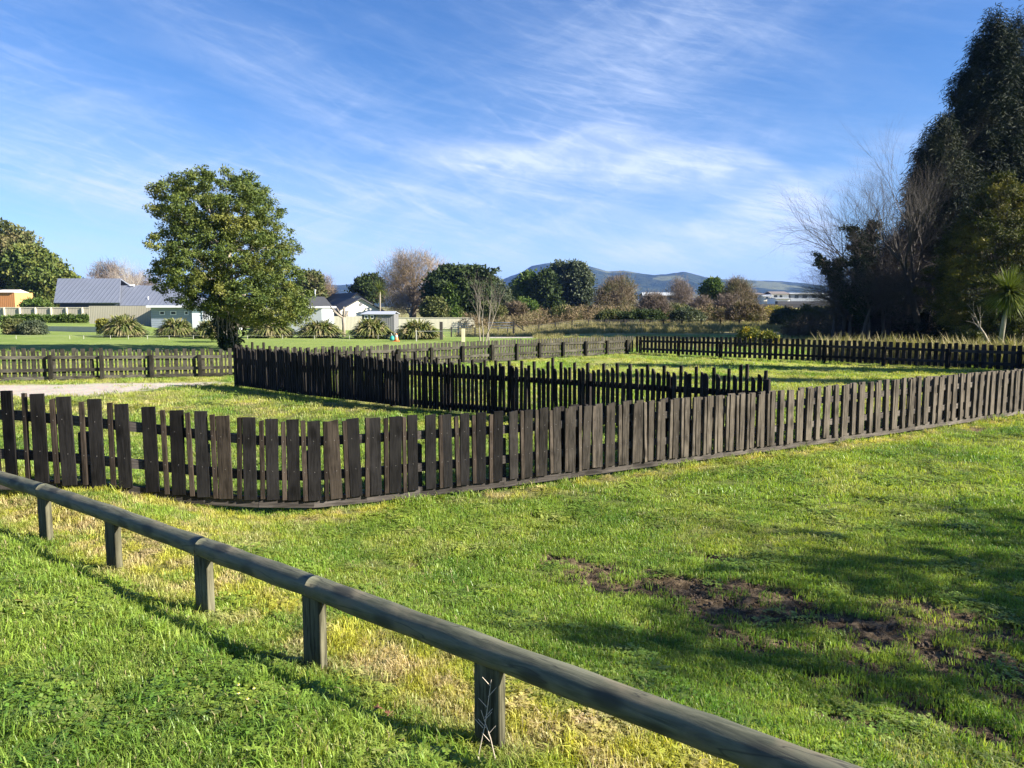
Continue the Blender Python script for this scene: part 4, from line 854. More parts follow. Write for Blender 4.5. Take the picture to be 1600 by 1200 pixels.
# left garden shrubs
leafy_tree('garden_shrub', 'loose green shrub at the far left of the mown lawn', 'shrub', [(502, 12, 26), (510, 4, 34), (522, 6, 34)], 54, .8, L_OLIVE, 150, 34, .25, .18, .07, 140, trunk=.05)
leafy_tree('garden_shrub', 'dark grey green dome shaped shrub on the left lawn', 'shrub', [(503, 38, 60), (510, 30, 67), (518, 30, 67), (524, 36, 62)], 53, .8, L_GUM, 260, 36, .24, .14, .06, 141, trunk=.05)
leafy_tree('garden_shrub', 'small yellow leaved shrub left of the first flax clump', 'shrub', [(500, 154, 163), (507, 151, 169), (519, 155, 168)], 51, .8, L_GORSE, 130, 30, .18, .16, .08, 142, trunk=.05)
leafy_tree('garden_shrub', 'low dark hedge shrub between the orange shed and the slate roof', 'shrub', [(468, 45, 60), (474, 38, 72), (482, 38, 78)], 82, .8, L_GREEN, 150, 32, .4, .25, .12, 143)
leafy_tree('garden_shrub', 'leafy shrub under the round tree, left of its trunk', 'shrub', [(503, 330, 348), (512, 322, 356), (524, 326, 352)], 42, .8, L_FLAX, 140, 30, .22, .3, .05, 144)
rr_ = np.random.default_rng(8)
for i in range(15):
    px = 5 + i * 9.0 + rr_.uniform(-2, 2)
    word = ['leftmost', 'second', 'third', 'fourth', 'fifth', 'sixth', 'seventh', 'eighth', 'ninth', 'tenth', 'eleventh', 'twelfth', 'thirteenth', 'fourteenth', 'fifteenth'][i]
    leafy_tree('planted_bush', word + (' from the left' if i else '') + ' small green bush in the row before the timber fence', 'bush', [(493 + rr_.uniform(-1, 2), px - 2, px + 3), (498, px - 4.5, px + 4.5), (504, px - 3, px + 3)], 71.5, .8, L_GREEN, 40, 26, .22, .2, .08, 160 + i, trunk=.03, limbs=False, group='row of small planted bushes')

# flax clumps
def flax(label, x0, x1, top, Yc, seed, n_=260):
    r = np.random.default_rng(seed); cx_ = X((x0 + x1) / 2, Yc); bz = float(hgt(cx_, Yc)); root = empty('flax_clump', (cx_, Yc, bz)); tag(root, label, 'flax', 'flax clumps along the mown lawn')
    W_ = (X(x1, Yc) - X(x0, Yc)) / 2; H_ = (Z(top, Yc) - bz) * 1.3; V = []; F = []; lv = []
    for i in range(n_):
        a = r.uniform(0, 2 * PI); q = np.array([math.cos(a), math.sin(a) * .8, 0]); p0 = q * W_ * .35 * r.uniform(0, 1); e = r.uniform(.2, 1.0) ** .8; L_ = H_ * r.uniform(.75, 1.15); w = .055 * r.uniform(.7, 1.2)
        s_ = np.array([-math.sin(a), math.cos(a), 0]) * w; tw = r.uniform(-.6, .6); s_ = s_ * math.cos(tw) + np.array([0, 0, 1]) * w * math.sin(tw); v0 = r.uniform(); k0 = len(V)
        for j in range(6):
            t = j / 5; out_ = W_ * 1.05 * e * t ** 1.25; z = L_ * (1.25 * t - (.35 + .85 * e) * t * t) * (1.25 - .35 * e); p_ = p0 + q * out_ * .95 + np.array([0, 0, max(z, .02)]); ww = s_ * (1 - t ** 3 * .8)
            V += [p_ - ww, p_ + ww]
        F += [(k0 + 2 * j, k0 + 2 * j + 1, k0 + 2 * j + 3, k0 + 2 * j + 2) for j in range(5)]; lv += [v0] * 12
    d_ = unit(r, 750); d_[:, 2] = np.abs(d_[:, 2]); q_ = r.uniform(.55, .95, (750, 1)); C_ = d_ * q_ * np.array([W_ * .95, W_ * .75, H_ * .62]); V2, F2 = leaf_quads(C_, .42, .085, r, .35)
    V = np.concatenate([np.array(V), V2]); k0 = len(V) - len(V2); F = np.concatenate([np.array(F), F2 + k0]); lv = np.concatenate([lv, np.repeat(r.uniform(size=750) * .8, 4)])
    mesh_np('leaves', V, F, L_FLAX, root, attrs=dict(lv=lv)); return root
for i, (x0, x1, tp, Yc, lab) in enumerate([(158, 224, 493, 49, 'wide flax clump in front of the tall timber fence'), (243, 303, 497, 49, 'flax clump in front of the grey outbuilding'), (300, 345, 503, 47, 'flax clump half under the left branches of the round tree'),
        (388, 460, 496, 48, 'flax clump right behind the trunk of the round tree'), (463, 534, 500, 48, 'flax clump left of the pollarded tree'), (546, 613, 497, 47, 'large flax clump in front of the small grey shed'), (617, 688, 500, 46, 'rightmost flax clump beside the tall dark gate post')]):
    flax(lab, x0, x1, tp, Yc, 200 + i, 950)
# pollarded tree
root = empty('pollard_tree', (X(536, 50), 50, -.02)); tag(root, 'pollarded tree with pale trunk and stubby knuckled limbs between two flax clumps', 'tree')
mbp = MB().tube([(0, 0, -.1), (.02, 0, .7), (0, 0, Z(495, 50))], [.13, .10, .12], 10)
for dx, dz, dy in ((-.85, .75, 0), (-.45, .62, .2), (.12, .6, -.1), (.35, .42, .1), (-.6, .45, -.3), (.0, .7, .2)):
    b_ = Vector((0, 0, Z(496, 50))); mbp.tube([b_, b_ + Vector((dx * .45, dy * .5, dz * .35)), b_ + Vector((dx, dy, dz))], [.085, .06, .05], 7)
mbp.build('trunk', M_BARKP, root, True)

# ------------------------------------------------------------------ tall dry grass along the fence and the rough field (stuff)
def stalks(name, n_, fn, label, sc=(.7, 1.3)):
    x, y = fn(n_); P_ = np.stack([x, y, hgt(x, y)], 1); r = np.random.default_rng(n_)
    scatter(name, P_, r.integers(0, 3, len(x)), r.uniform(*sc, len(x)), np.stack([r.normal(0, .12, len(x)), r.normal(0, .12, len(x)), r.uniform(0, 6.28, len(x))], 1), dict(rnd=r.uniform(size=len(x))), STALKS, label, 'grass')
rs = np.random.default_rng(77)
def along_right(n_):
    t = rs.uniform(0, 1, n_); px = 1285 + t * 330; a = np.array([X(1285, 27.5), 27.5]); b = np.array([X(1625, 23.3), 23.3]); P_ = a + (b - a) * t[:, None] + np.stack([rs.uniform(.3, 1.6, n_) * .64, rs.uniform(.3, 1.6, n_) * .77], 1); return P_[:, 0], P_[:, 1]
stalks('tall_grass', 260, along_right, 'tall dry grass standing behind the black fence at the right', (1.0, 2.0))
def rough(n_):
    y = rs.uniform(58, 96, n_ * 2); x = rs.uniform(-.07, .5, n_ * 2) * y; k = rs.uniform(size=len(x)) < .35 + .65 * S((fbm(x * .15, y * .15, 6) - .35) / .3); return x[k], y[k]
stalks('rough_grass', 2600, rough, 'straw coloured rough grass of the far field', (.5, 1.1))
def ditch(n_):
    y = rs.uniform(34, 50, n_); x = rs.uniform(.03, .45, n_) * y; return x, y
stalks('bank_grass', 900, ditch, 'rank green and straw grass on the bank behind the fence corner', (.3, .7))

def mass(name, label, n_, x0, x1, ya, yb, h0, h1, mat, seed, per=24, rc=.5, ln=.4, wd=.06):
    r = np.random.default_rng(seed); y = r.uniform(ya, yb, n_); px = r.uniform(x0, x1, n_); x = (px - 800) / 1202 * y; k = fbm(x * .25 + seed, y * .18, seed, 3); top = h0 + (h1 - h0) * S((k - .3) / .4)
    z = hgt(x, y) + r.uniform(0, 1, n_) ** .8 * top; V, F, lv = crown_mesh(np.stack([x, y, z], 1), per, rc, ln, wd, r, flat=.7, up=.3); o = mesh_np(name, V, F, mat, attrs=dict(lv=lv)); tag(o, label, 'scrub', kind='stuff')
mass('scrub', 'russet and olive scrub and bracken filling the ground beyond the far field', 2600, 720, 1330, 84, 112, .7, 2.0, mat_leaf('bracken scrub', (.10, .075, .045), (.24, .18, .11), (.11, .12, .045), .15, .8, .12), 301)
mass('bramble', 'brown bramble and dry stems at the foot of the bare trees', 900, 1225, 1420, 50, 62, .3, 1.7, mat_leaf('bramble', (.06, .045, .03), (.17, .13, .09), (.07, .085, .03), .1, .8, .3), 302, rc=.35, ln=.3, wd=.04)
# ------------------------------------------------------------------ buildings
M_SLATE = None
def mat_ribbed(name, col, axis_='x', pitch=.2, rough=.5, depth=.35):
    m, nt, p = new_mat(name); tcn = nt.nodes.new('ShaderNodeTexCoord'); sp = nt.nodes.new('ShaderNodeSeparateXYZ'); nt.links.new(tcn.outputs['Object'], sp.inputs[0])
    a = math_(nt, 'FRACT', math_(nt, 'DIVIDE', sp.outputs['XYZ'.index(axis_.upper())], pitch)); rib = smooth(nt, math_(nt, 'ABSOLUTE', math_(nt, 'SUBTRACT', a, .5)), .32, .46)
    n_ = noise(nt, tcn.outputs['Object'], 1.2, 5); c = mixc(nt, n_, tuple(v * .85 for v in col), tuple(v * 1.15 for v in col)); c = mixc(nt, math_(nt, 'MULTIPLY', rib, depth), c, tuple(v * .55 for v in col))
    nt.links.new(c, p.inputs['Base Color']); p.inputs['Roughness'].default_value = rough; b = node(nt, 'ShaderNodeBump', i_Strength=.6, i_Distance=.03); nt.links.new(rib, b.inputs['Height']); nt.links.new(b.outputs[0], p.inputs['Normal']); return m
M_SLATE = mat_ribbed('slate blue roofing', (.135, .150, .190), 'x', .42, .45, .25)
M_CHAR = mat_plain('charcoal roof tiles', (.055, .057, .060), .7, .25, 4)
M_BLUEG = mat_ribbed('blue grey weatherboard', (.24, .28, .34), 'z', .18, .7, .3)
M_NAVY = mat_plain('dark blue wall', (.085, .105, .15), .7)
M_WHITE = mat_plain('white painted wall', (.72, .73, .76), .7, .06)
M_CREAM = mat_plain('cream plaster', (.80, .76, .64), .75, .05)
M_GREYW = mat_plain('pale grey wall', (.32, .345, .37), .75, .08)
M_GLASS = mat_plain('dark window glass', (.03, .04, .05), .12, .2, 1, spec=.6)
M_ORANGE = mat_ribbed('orange stained boards', (.40, .17, .06), 'x', .22, .7, .6)
M_ORANGE2 = mat_ribbed('orange stained side boards', (.48, .23, .09), 'y', .22, .7, .3)
M_TIMB = mat_ribbed('grey timber palings', (.36, .33, .26), 'x', .15, .85, .6)
M_PALE = mat_ribbed('pale timber palings', (.58, .54, .42), 'x', .15, .85, .35)
M_SHED = mat_ribbed('grey ribbed steel', (.15, .15, .155), 'x', .18, .5, .5)
M_SHEDY = mat_ribbed('dark ribbed steel side', (.07, .075, .08), 'y', .18, .5, .5)
def slab(mb_, quad, th):
    """a roof slab: four 3D corners, given thickness downwards"""
    q = [Vector(v) for v in quad]; n_ = (q[1] - q[0]).cross(q[2] - q[0]).normalized(); n_ = n_ if n_.z > 0 else -n_
    lo = [v - n_ * th for v in q]; k = len(q)
    return mb_.add(q + lo, [tuple(range(k)), tuple(range(2 * k - 1, k - 1, -1))] + [(i, i + k, (i + 1) % k + k, (i + 1) % k) for i in range(k)])
# slate roofed house
Y0 = 75; root = empty('house', (X(180, Y0), Y0, -.1)); tag(root, 'long low house with slate blue ribbed roof in two steps, behind the timber fence', 'house'); o_ = root.location
def L3(x, y, z): return Vector((x - o_.x, y - o_.y, z - o_.z))
ze, zr, Yr = Z(473, Y0), Z(435, Y0 + 4), Y0 + 4
xa, xb = X(84, Y0), X(187, Y0); xra, xrb = X(92.5, Yr), X(190.5, Yr); 
mr = MB(); slab(mr, [L3(xa, Y0, ze), L3(xb, Y0, ze), L3(xrb, Yr, zr), L3(xra, Yr, zr)], .12); slab(mr, [L3(xra, Yr + .01, zr), L3(xrb, Yr + .01, zr), L3(xb, Y0 + 8, ze), L3(xa, Y0 + 8, ze)], .12); ro = mr.build('roof', M_SLATE, root)
mw = MB().prism([(X(89, Y0) - o_.x, 0), (X(184, Y0) - o_.x, 0), (X(184, Y0) - o_.x, ze - o_.z - .02), (X(89, Y0) - o_.x, ze - o_.z - .02)], .5, 7.5); mw.build('wall', M_NAVY, root)
ze2, zr2 = Z(477.5, Y0), Z(446, Y0 + 3.6)
mr = MB(); slab(mr, [L3(X(186, Y0), Y0 + .1, ze2), L3(X(304, Y0), Y0 + .1, ze2), L3(X(268, Y0 + 3.6), Y0 + 3.6, zr2), L3(X(190, Y0 + 3.6), Y0 + 3.6, zr2)], .12)
slab(mr, [L3(X(190, Y0 + 3.6), Y0 + 3.62, zr2), L3(X(268, Y0 + 3.6), Y0 + 3.62, zr2), L3(X(304, Y0), Y0 + 7.4, ze2), L3(X(190, Y0), Y0 + 7.4, ze2)], .12)
slab(mr, [L3(X(304, Y0), Y0 + .12, ze2 - .01), L3(X(304, Y0), Y0 + 7.38, ze2 - .01), L3(X(268, Y0 + 3.6), Y0 + 3.61, zr2 - .01)], .10); ro2 = mr.build('roof', M_SLATE, root)
MB().box(X(189, Y0) - o_.x, X(298, Y0) - o_.x, .6, 7.0, 0, ze2 - o_.z - .03).build('wall', M_BLUEG, root)
c_ = L3(X(232, Y0 + 1.2), Y0 + 1.2, Z(470, Y0)); MB().tube([c_ + Vector((0, 0, -.2)), c_ + Vector((0, 0, .42))], .05, 8).build('vent_pipe', M_WHITE, root)
c_ = L3(X(208, Y0 + 3.4), Y0 + 3.4, zr2 + .03); MB().box(c_.x - .2, c_.x + .2, c_.y - .12, c_.y + .12, c_.z - .1, c_.z + .06).build('roof_vent', M_WHITE, root)
# outbuilding with white flat roof
Y1 = 66; root = empty('outbuilding', (X(290, Y1), Y1, -.2)); tag(root, 'low blue grey outbuilding with white flat roof and white right end, behind the round tree', 'building'); o_ = root.location.copy()
MB().box(X(234, Y1) - o_.x, X(300, Y1) - o_.x, .15, 5, 0, Z(480.5, Y1) - o_.z).build('wall', M_BLUEG, root)
MB().box(X(300, Y1) - o_.x + .01, X(347, Y1) - o_.x, -.1, 5, 0, Z(481.5, Y1) - o_.z).build('end_wall', M_WHITE, root)
MB().box(X(231, Y1) - o_.x, X(349, Y1) - o_.x, -.35, 5.3, Z(480.5, Y1) - o_.z, Z(477.3, Y1) - o_.z).build('roof', M_WHITE, root)
def window(x0, x1, y0, y1, Y, root, name='window', nb=1, fr=M_WHITE):
    o = root.location; f = MB(); a, b, c, d = X(x0, Y) - o.x, X(x1, Y) - o.x, Z(y1, Y) - o.z, Z(y0, Y) - o.z; t = .05; yy = Y - o.y
    f.box(a, b, yy - .04, yy, c, c + t).box(a, b, yy - .04, yy, d - t, d)
    for i in range(nb + 1): x_ = a + (b - a - t) * i / nb; f.box(x_, x_ + t, yy - .04, yy, c + t, d - t)
    w = f.build(name, fr, root); g = MB().box(a + .01, b - .01, yy - .02, yy + .03, c + .01, d - .01).build('pane', M_GLASS, w)
for a, b in ((249, 257), (266, 275), (288, 294)): window(a, b, 486, 492, Y1 + .13, root)
window(316, 330, 487, 501, Y1 - .12, root, nb=4)
# gable house, turned so its end wall faces right
YC = 100; cz0 = -.8; P0 = Vector((X(563.5, YC), YC, cz0)); root = empty('gable_house', P0, R(28)); tag(root, 'white walled house with two stepped gables and charcoal tiled roof, left of centre', 'house')
wd = (X(592, YC) - X(534, YC)) / math.cos(R(28)) * .97; he = Z(484, YC) - cz0; ha = Z(466.5, YC) - cz0
def gable(x0, x1, y0, y1, he, ha, pre=''):
    xm = (x0 + x1) / 2; MB().prism([(x0, 0), (x1, 0), (x1, he), (xm, ha), (x0, he)], y0, y1).build('wall', M_CREAM, root)
    sl = (ha - he) / (xm - x0); ov = .45; mr = MB()
    slab(mr, [(x0 - ov, y0 - .4, he - ov * sl + .12), (xm, y0 - .4, ha + .12), (xm, y1, ha + .12), (x0 - ov, y1, he - ov * sl + .12)], .14)
    slab(mr, [(xm + .01, y0 - .4, ha + .12), (x1 + ov, y0 - .4, he - ov * sl + .12), (x1 + ov, y1, he - ov * sl + .12), (xm + .01, y1, ha + .12)], .14); mr.build('roof', M_CHAR, root)
gable(-wd / 2, wd / 2, 0, 12, he, ha)
gable(-wd / 2 + 1.0, wd / 2 + 1.0, 5.0, 17, he + .2, ha + .75)
MB().tube([(0, -.02, ha - .75), (0, -.06, ha - .75)], .22, 14).build('vent', M_SHED, root)
mw = MB(); mr = MB()
mw.box(-wd / 2 - 5.5, -wd / 2 - .01, 1.5, 12, 0, he - .15); mw.build('side_wall', M_NAVY, root)
slab(mr, [(-wd / 2 - 6.5, 1.0, he - .1), (-wd / 2 - .3, 1.0, he - .1), (-wd / 2 - .3, 6.8, ha + .3), (-wd / 2 - 3.5, 6.8, ha + .3)], .13); slab(mr, [(-wd / 2 - 6.5, 12.6, he - .1), (-wd / 2 - .3, 12.6, he - .1), (-wd / 2 - .3, 6.82, ha + .3), (-wd / 2 - 3.5, 6.82, ha + .3)], .13)
slab(mr, [(-wd / 2 - 6.5, 1.02, he - .11), (-wd / 2 - 3.5, 6.8, ha + .29), (-wd / 2 - 6.5, 12.58, he - .11)], .1); mr.build('side_roof', M_CHAR, root)
MB().tube([(-wd / 2 - 1.5, 7, ha), (-wd / 2 - 1.5, 7, ha + 1.1)], .09, 8).tube([(-wd / 2 - 1.5, 7, ha + 1.1), (-wd / 2 - 1.5, 7, ha + 1.25)], .16, 8).build('flue', M_GREYW, root)
MB().box(-wd / 2 + .25, -wd / 2 + 1.0, -.05, -.01, he - 1.8, he - .1).build('shutter', M_SHED, root)
MB().box(-wd / 2 - 2.6, -wd / 2 - 1.4, 1.44, 1.49, he - 1.5, he - .5).build('window', M_GLASS, root)
# flat roofed wing left of it
Y2 = 72; root = empty('garage', (X(470, Y2), Y2, -.7)); tag(root, 'pale grey flat roofed garage between the round tree and the gable house', 'building'); o_ = root.location.copy()
MB().box(X(428, Y2) - o_.x, X(502, Y2) - o_.x, .1, 5, 0, Z(481.5, Y2) - o_.z).build('wall', M_GREYW, root); MB().box(X(425, Y2) - o_.x, X(505, Y2) - o_.x, -.3, 5.3, Z(481.4, Y2) - o_.z, Z(478.6, Y2) - o_.z).build('roof', M_WHITE, root)
# small grey shed
Y3 = 62; root = empty('garden_shed', (X(590, Y3), Y3, -.6)); tag(root, 'small dark grey ribbed steel shed behind the flax, right of the gable house', 'shed'); o_ = root.location.copy()
xa, xm_, xb = X(565, Y3) - o_.x, X(587.5, Y3) - o_.x, X(615.5, Y3) - o_.x; zt = Z(491, Y3) - o_.z
MB().box(xm_, xb, 0, 2.4, 0, zt).build('wall', M_SHED, root); MB().box(xa, xm_ - .01, .05, 2.35, 0, zt - .03).build('side_wall', M_SHEDY, root)
mr = MB(); slab(mr, [(xa - .1, -.15, zt + .02), (xb + .1, -.15, zt + .02), (xb - .05, 1.3, zt + .24), (xa + .25, 1.3, zt + .24)], .05); slab(mr, [(xa + .25, 1.31, zt + .24), (xb - .05, 1.31, zt + .24), (xb + .1, 2.6, zt + .02), (xa - .1, 2.6, zt + .02)], .05); mr.build('roof', mat_plain('light grey sheet', (.34, .36, .40), .4), root)
for a, b in ((569, 575), (578, 584)): window(a, b, 492.5, 498, Y3 + .03, root)
# orange shed
Y4 = 88; root = empty('timber_shed', (X(20, Y4), Y4, -.2)); tag(root, 'orange stained board shed with pale roof at the far left', 'shed'); o_ = root.location.copy()
MB().box(X(-22, Y4) - o_.x, X(23.5, Y4) - o_.x, 0, 3.4, 0, Z(457, Y4) - o_.z).build('wall', M_ORANGE, root)
q0, q1 = (X(23.6, Y4) - o_.x, -.0), (X(40, Y4 + 2.6) - o_.x, 2.6); mq = MB(); h_ = Z(457.5, Y4) - o_.z; h0 = 0
mq.add([(q0[0], q0[1], h0), (q1[0], q1[1], h0), (q1[0], q1[1] + 1, h0), (q0[0], q0[1] + 3.3, h0), (q0[0], q0[1], h_), (q1[0], q1[1], h_), (q1[0], q1[1] + 1, h_), (q0[0], q0[1] + 3.3, h_)], [(0, 1, 5, 4), (1, 2, 6, 5), (2, 3, 7, 6), (3, 0, 4, 7), (4, 5, 6, 7), (3, 2, 1, 0)]); mq.build('side_wall', M_ORANGE2, root)
mr = MB(); a0 = X(-24, Y4) - o_.x; zt = Z(457, Y4) - o_.z
mr.add([(a0, -.2, zt), (X(24, Y4) - o_.x, -.2, zt), (X(41.5, Y4 + 2.6) - o_.x, 2.7, zt), (X(41, Y4 + 3) - o_.x, 3.9, zt), (a0, 3.9, zt), (a0 + 1, 1.8, zt + .36), (X(18, Y4) - o_.x, 1.8, zt + .36)], [(0, 1, 6, 5), (1, 2, 6), (2, 3, 6), (3, 4, 5, 6), (4, 0, 5), (4, 3, 2, 1, 0)]); mr.build('roof', mat_plain('pale roof sheet', (.55, .50, .45), .5), root)
# timber fences and walls of the gardens
def paling(name, label, x0, x1, ytop, Y, z0, mat, posts_=0, capr=True, cat='fence', Yb=None):
    a = Vector((X(x0, Y), Y, z0)); Y_ = Yb or Y; b = Vector((X(x1, Y_), Y_, z0)); d = b - a; root = empty(name, a, math.atan2(d.y, d.x)); tag(root, label, cat); L_ = d.length; h = Z(ytop, Y) - z0
    MB().box(0, L_, -.02, .02, 0, h).build('palings', mat, root)
    if capr: MB().box(-.02, L_ + .02, -.06, .06, h + .002, h + .06).build('cap_rail', M_PALE, root)
    for i in range(posts_): x_ = L_ * (i + .5) / posts_; MB().box(x_ - .06, x_ + .06, -.14, -.022, 0, h + .03).build('post', M_PALE, root)
    return root
paling('timber_fence', 'long grey paling fence with pale posts and cap rail at the far left', -30, 141, 481, 74.3, .3, M_TIMB, 7)
paling('timber_fence', 'taller plain grey paling fence panel in front of the slate roofed house', 139, 235, 478, 68, -.3, M_TIMB, 0, False)
paling('retaining_wall', 'low pale block wall behind the two left lawn shrubs', 68, 152, 509.5, 60, -.1, mat_plain('pale timber sleeper', (.50, .47, .40), .85), 0, False, 'wall', Yb=58)
paling('timber_fence', 'sunlit pale timber wall below the willow and macrocarpa', 617, 742, 497, 88, -.8, M_PALE, 0, True)
paling('timber_fence', 'pale paling fence in front of the gable house', 500, 566, 494, 84, -.8, M_PALE, 0, False)
# wire fences
M_POST = mat_plain('dark post', (.05, .045, .04), .9); M_WIRE = mat_plain('fence wire', (.25, .25, .25), .5); M_POSTP = mat_plain('pale post', (.62, .56, .38), .8); M_WPOST = mat_plain('white plastic stake', (.45, .44, .38), .5)
def wire_fence(label, pts, Y, h, mats, n_w=3, pw=.10, name='wire_fence', cat='fence', wr=.008, ys=None):
    a0 = (X(pts[0], Y), Y, float(hgt(X(pts[0], Y), Y))); root = empty(name, a0); tag(root, label, cat); o_ = root.location.copy(); prev = None; mw = MB()
    for i, px in enumerate(pts):
        Yi = ys[i] if ys else Y; x_ = X(px, Yi); z_ = float(hgt(x_, Yi)); hh = h if not isinstance(h, list) else h[i]
        o = MB().box(-pw / 2, pw / 2, -pw / 2, pw / 2, -.1, hh).build('post', mats, root); o.location = (x_ - o_.x, Yi - o_.y, z_ - o_.z)
        if prev:
            for k in range(n_w): f_ = (k + 1) / n_w * .9; mw.tube([Vector(prev[:3]) + Vector((0, 0, prev[3] * f_)), Vector((x_ - o_.x, Yi - o_.y, z_ - o_.z + hh * f_))], wr, 4)
        prev = (x_ - o_.x, Yi - o_.y, z_ - o_.z, hh)
    mw.build('wire', M_WIRE, root); return root
wire_fence('post and wire farm fence running across the far field', [778, 793, 817, 842, 868, 894, 920, 947, 977, 1008, 1037, 1066, 1096, 1126, 1156], 72, .72, M_POST, 4, .11)
wire_fence('dark post and rail yard fence left of the thin bare tree', [690, 705, 716, 742, 755], 62, [1.0, .95, 1.0, .9, .9], M_POST, 4, .12)
g_root = wire_fence('white tape strung between thin stakes around the rightmost flax clump', [650, 724], 43, [.62, .64], M_WPOST, 1, .05, name='tape_barrier', cat='barrier', wr=.015)
o = MB().box(-.09, .09, -.09, .09, -.1, .72).build('yellow_post', M_POSTP, None); o.location = (X(724, 42.9), 42.6, 0); tag(o, 'thick pale yellow timber post left of the thin bare tree', 'post')
o = MB().box(-.09, .09, -.09, .09, -.1, 1.05).tube([(0, .1, .5), (.0, .1, .55)], .03, 6).build('gate_post', M_POST, None); o.location = (X(689, 45), 45, 0); tag(o, 'tall dark gate post at the right end of the flax row', 'post')
root = empty('metal_gate', (X(706, 60), 60, -.3)); tag(root, 'light metal tube gate in the yard fence', 'gate'); mgt = MB(); wg = X(736, 60) - X(706, 60)
for k in range(5): mgt.tube([(0, 0, .25 + k * .17), (wg, 0, .25 + k * .17)], .018, 5)
for k in range(7): mgt.tube([(wg * k / 6, 0, .2), (wg * k / 6, 0, .95)], .014, 5)
mgt.build('frame', M_GREYW, root)
root = empty('farm_gate', (X(762, 64), 64, -.2)); tag(root, 'long pale rail gate right of the thin bare tree with braced end post', 'gate'); mgt = MB(); wg = X(801, 64) - X(762, 64)
for k in range(3): mgt.tube([(0, 0, .35 + k * .22), (wg, 0, .35 + k * .22)], .03, 5)
mgt.build('rails', M_GREYW, root); MB().box(wg, wg + .16, -.08, .08, -.1, .95).build('end_post', M_POST, root); MB().beam((wg + .2, 0, .7), (wg + 1.0, 0, .1), .08, .08).build('brace', M_POST, root)
# string of small stakes along the lawn
root = empty('string_barrier', (X(22, 46), 46, 0)); tag(root, 'thin string on short pale stakes along the edge of the mown lawn', 'barrier'); o_ = root.location.copy(); prev = None; mw = MB()
for px in [22, 106, 128, 170, 198, 228, 262, 300, 340, 385, 440, 490, 545, 590, 620]:
    p_ = Vector((X(px, 46) - o_.x, 0, 0)); so = MB().box(-.010, .010, -.010, .010, -.05, .22).build('stake', M_WPOST, root); so.location = p_
    if prev is not None: mw.tube([prev + Vector((0, 0, .22)), (prev + p_) / 2 + Vector((0, 0, .18)), p_ + Vector((0, 0, .2))], .004, 4)
    prev = p_
mw.build('string', M_WPOST, root)
root = empty('traffic_cone', (X(618.5, 43), 43, 0)); tag(root, 'small orange and white traffic cone left of the rightmost flax clump', 'cone')
MB().tube([(0, 0, .03), (0, 0, .22)], [.13, .09], 14).build('cone', mat_plain('orange plastic', (.60, .22, .09), .5), root, True); MB().tube([(0, 0, .221), (0, 0, .36)], [.09, .055], 14).build('sleeve', mat_plain('faded white band', (.75, .62, .52), .5), root, True)
MB().tube([(0, 0, .361), (0, 0, .44)], [.055, .03], 14).build('tip', mat_plain('orange plastic tip', (.7, .24, .1), .5), root, True); MB().box(-.17, .17, -.17, .17, 0, .028).build('base', mat_plain('orange base', (.6, .16, .05), .5), root)
root = empty('hose_reel', (X(612, 43), 43, 0)); tag(root, 'small turquoise bag like object hanging on a stake beside the traffic cone', 'bag')
MB().tube([(0, 0, .04), (0, 0, .12), (0, 0, .22), (0, 0, .32)], [.10, .16, .13, .04], 12).build('body', mat_plain('turquoise plastic', (.03, .28, .24), .45), root, True); MB().tube([(0, 0, .3), (-.05, 0, .45)], .02, 6).build('handle', M_WPOST, root)

# far houses on the rise at the right
YF = 230
def far_house(label, x0, x1, ytop, ybot, Y, wallm, roofm, rise, windows=(), d=8):
    a, b = X(x0, Y), X(x1, Y); z0, z1 = Z(ybot, Y), Z(ytop, Y); root = empty('far_house', ((a + b) / 2, Y, z0)); tag(root, label, 'house', 'houses on the rise behind the scrub'); w = (b - a) / 2; h = (z1 - z0) - rise
    MB().box(-w, w, 0, d, -3, h).build('wall', wallm, root); mr = MB(); slab(mr, [(-w - .5, -.6, h + .02), (w + .5, -.6, h + .02), (w, d / 2, h + rise), (-w, d / 2, h + rise)], .15); slab(mr, [(-w, d / 2 + .01, h + rise), (w, d / 2 + .01, h + rise), (w + .5, d + .6, h + .02), (-w - .5, d + .6, h + .02)], .15); mr.build('roof', roofm, root)
    for fa, fb in windows: MB().box(-w + 2 * w * fa, -w + 2 * w * fb, -.05, -.01, h * .38, h * .8).build('window', M_GLASS, root)
M_FROOF = mat_plain('brown grey far roof', (.16, .14, .13), .8); M_FGR = mat_plain('pale grey sheet roof', (.34, .36, .38), .6)
far_house('white far house left of the rise, with a dark window', 1176, 1192, 457, 470, YF, M_WHITE, M_FROOF, .5, [(.1, .45)])
far_house('cream far house right beside the white one', 1193, 1204, 461, 469, YF - 3, M_CREAM, M_FGR, .3, [(.3, .6)])
far_house('white far house with brown roof in the middle of the rise', 1206, 1232, 455, 468, YF, M_WHITE, M_FROOF, .8, [(.1, .3), (.45, .6)])
far_house('long grey blue far house at the right of the rise', 1235, 1296, 457, 470, YF, mat_plain('far blue grey wall', (.28, .31, .36), .8), M_FGR, .35, [(.1, .2), (.3, .42), (.55, .65)])
far_house('small white hut below the middle far house', 1213, 1234, 465, 472, YF - 12, M_WHITE, M_FGR, .2)
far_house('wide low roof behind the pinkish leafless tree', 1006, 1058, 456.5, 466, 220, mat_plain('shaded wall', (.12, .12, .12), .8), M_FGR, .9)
far_house('narrow white far gable seen beside the brown leafless tree', 1168, 1174, 460, 469, YF, M_WHITE, M_FGR, .2)
root = empty('terrace_wall', (X(1235, 200), 200, -.5)); tag(root, 'dark stepped retaining wall below the far houses', 'wall')
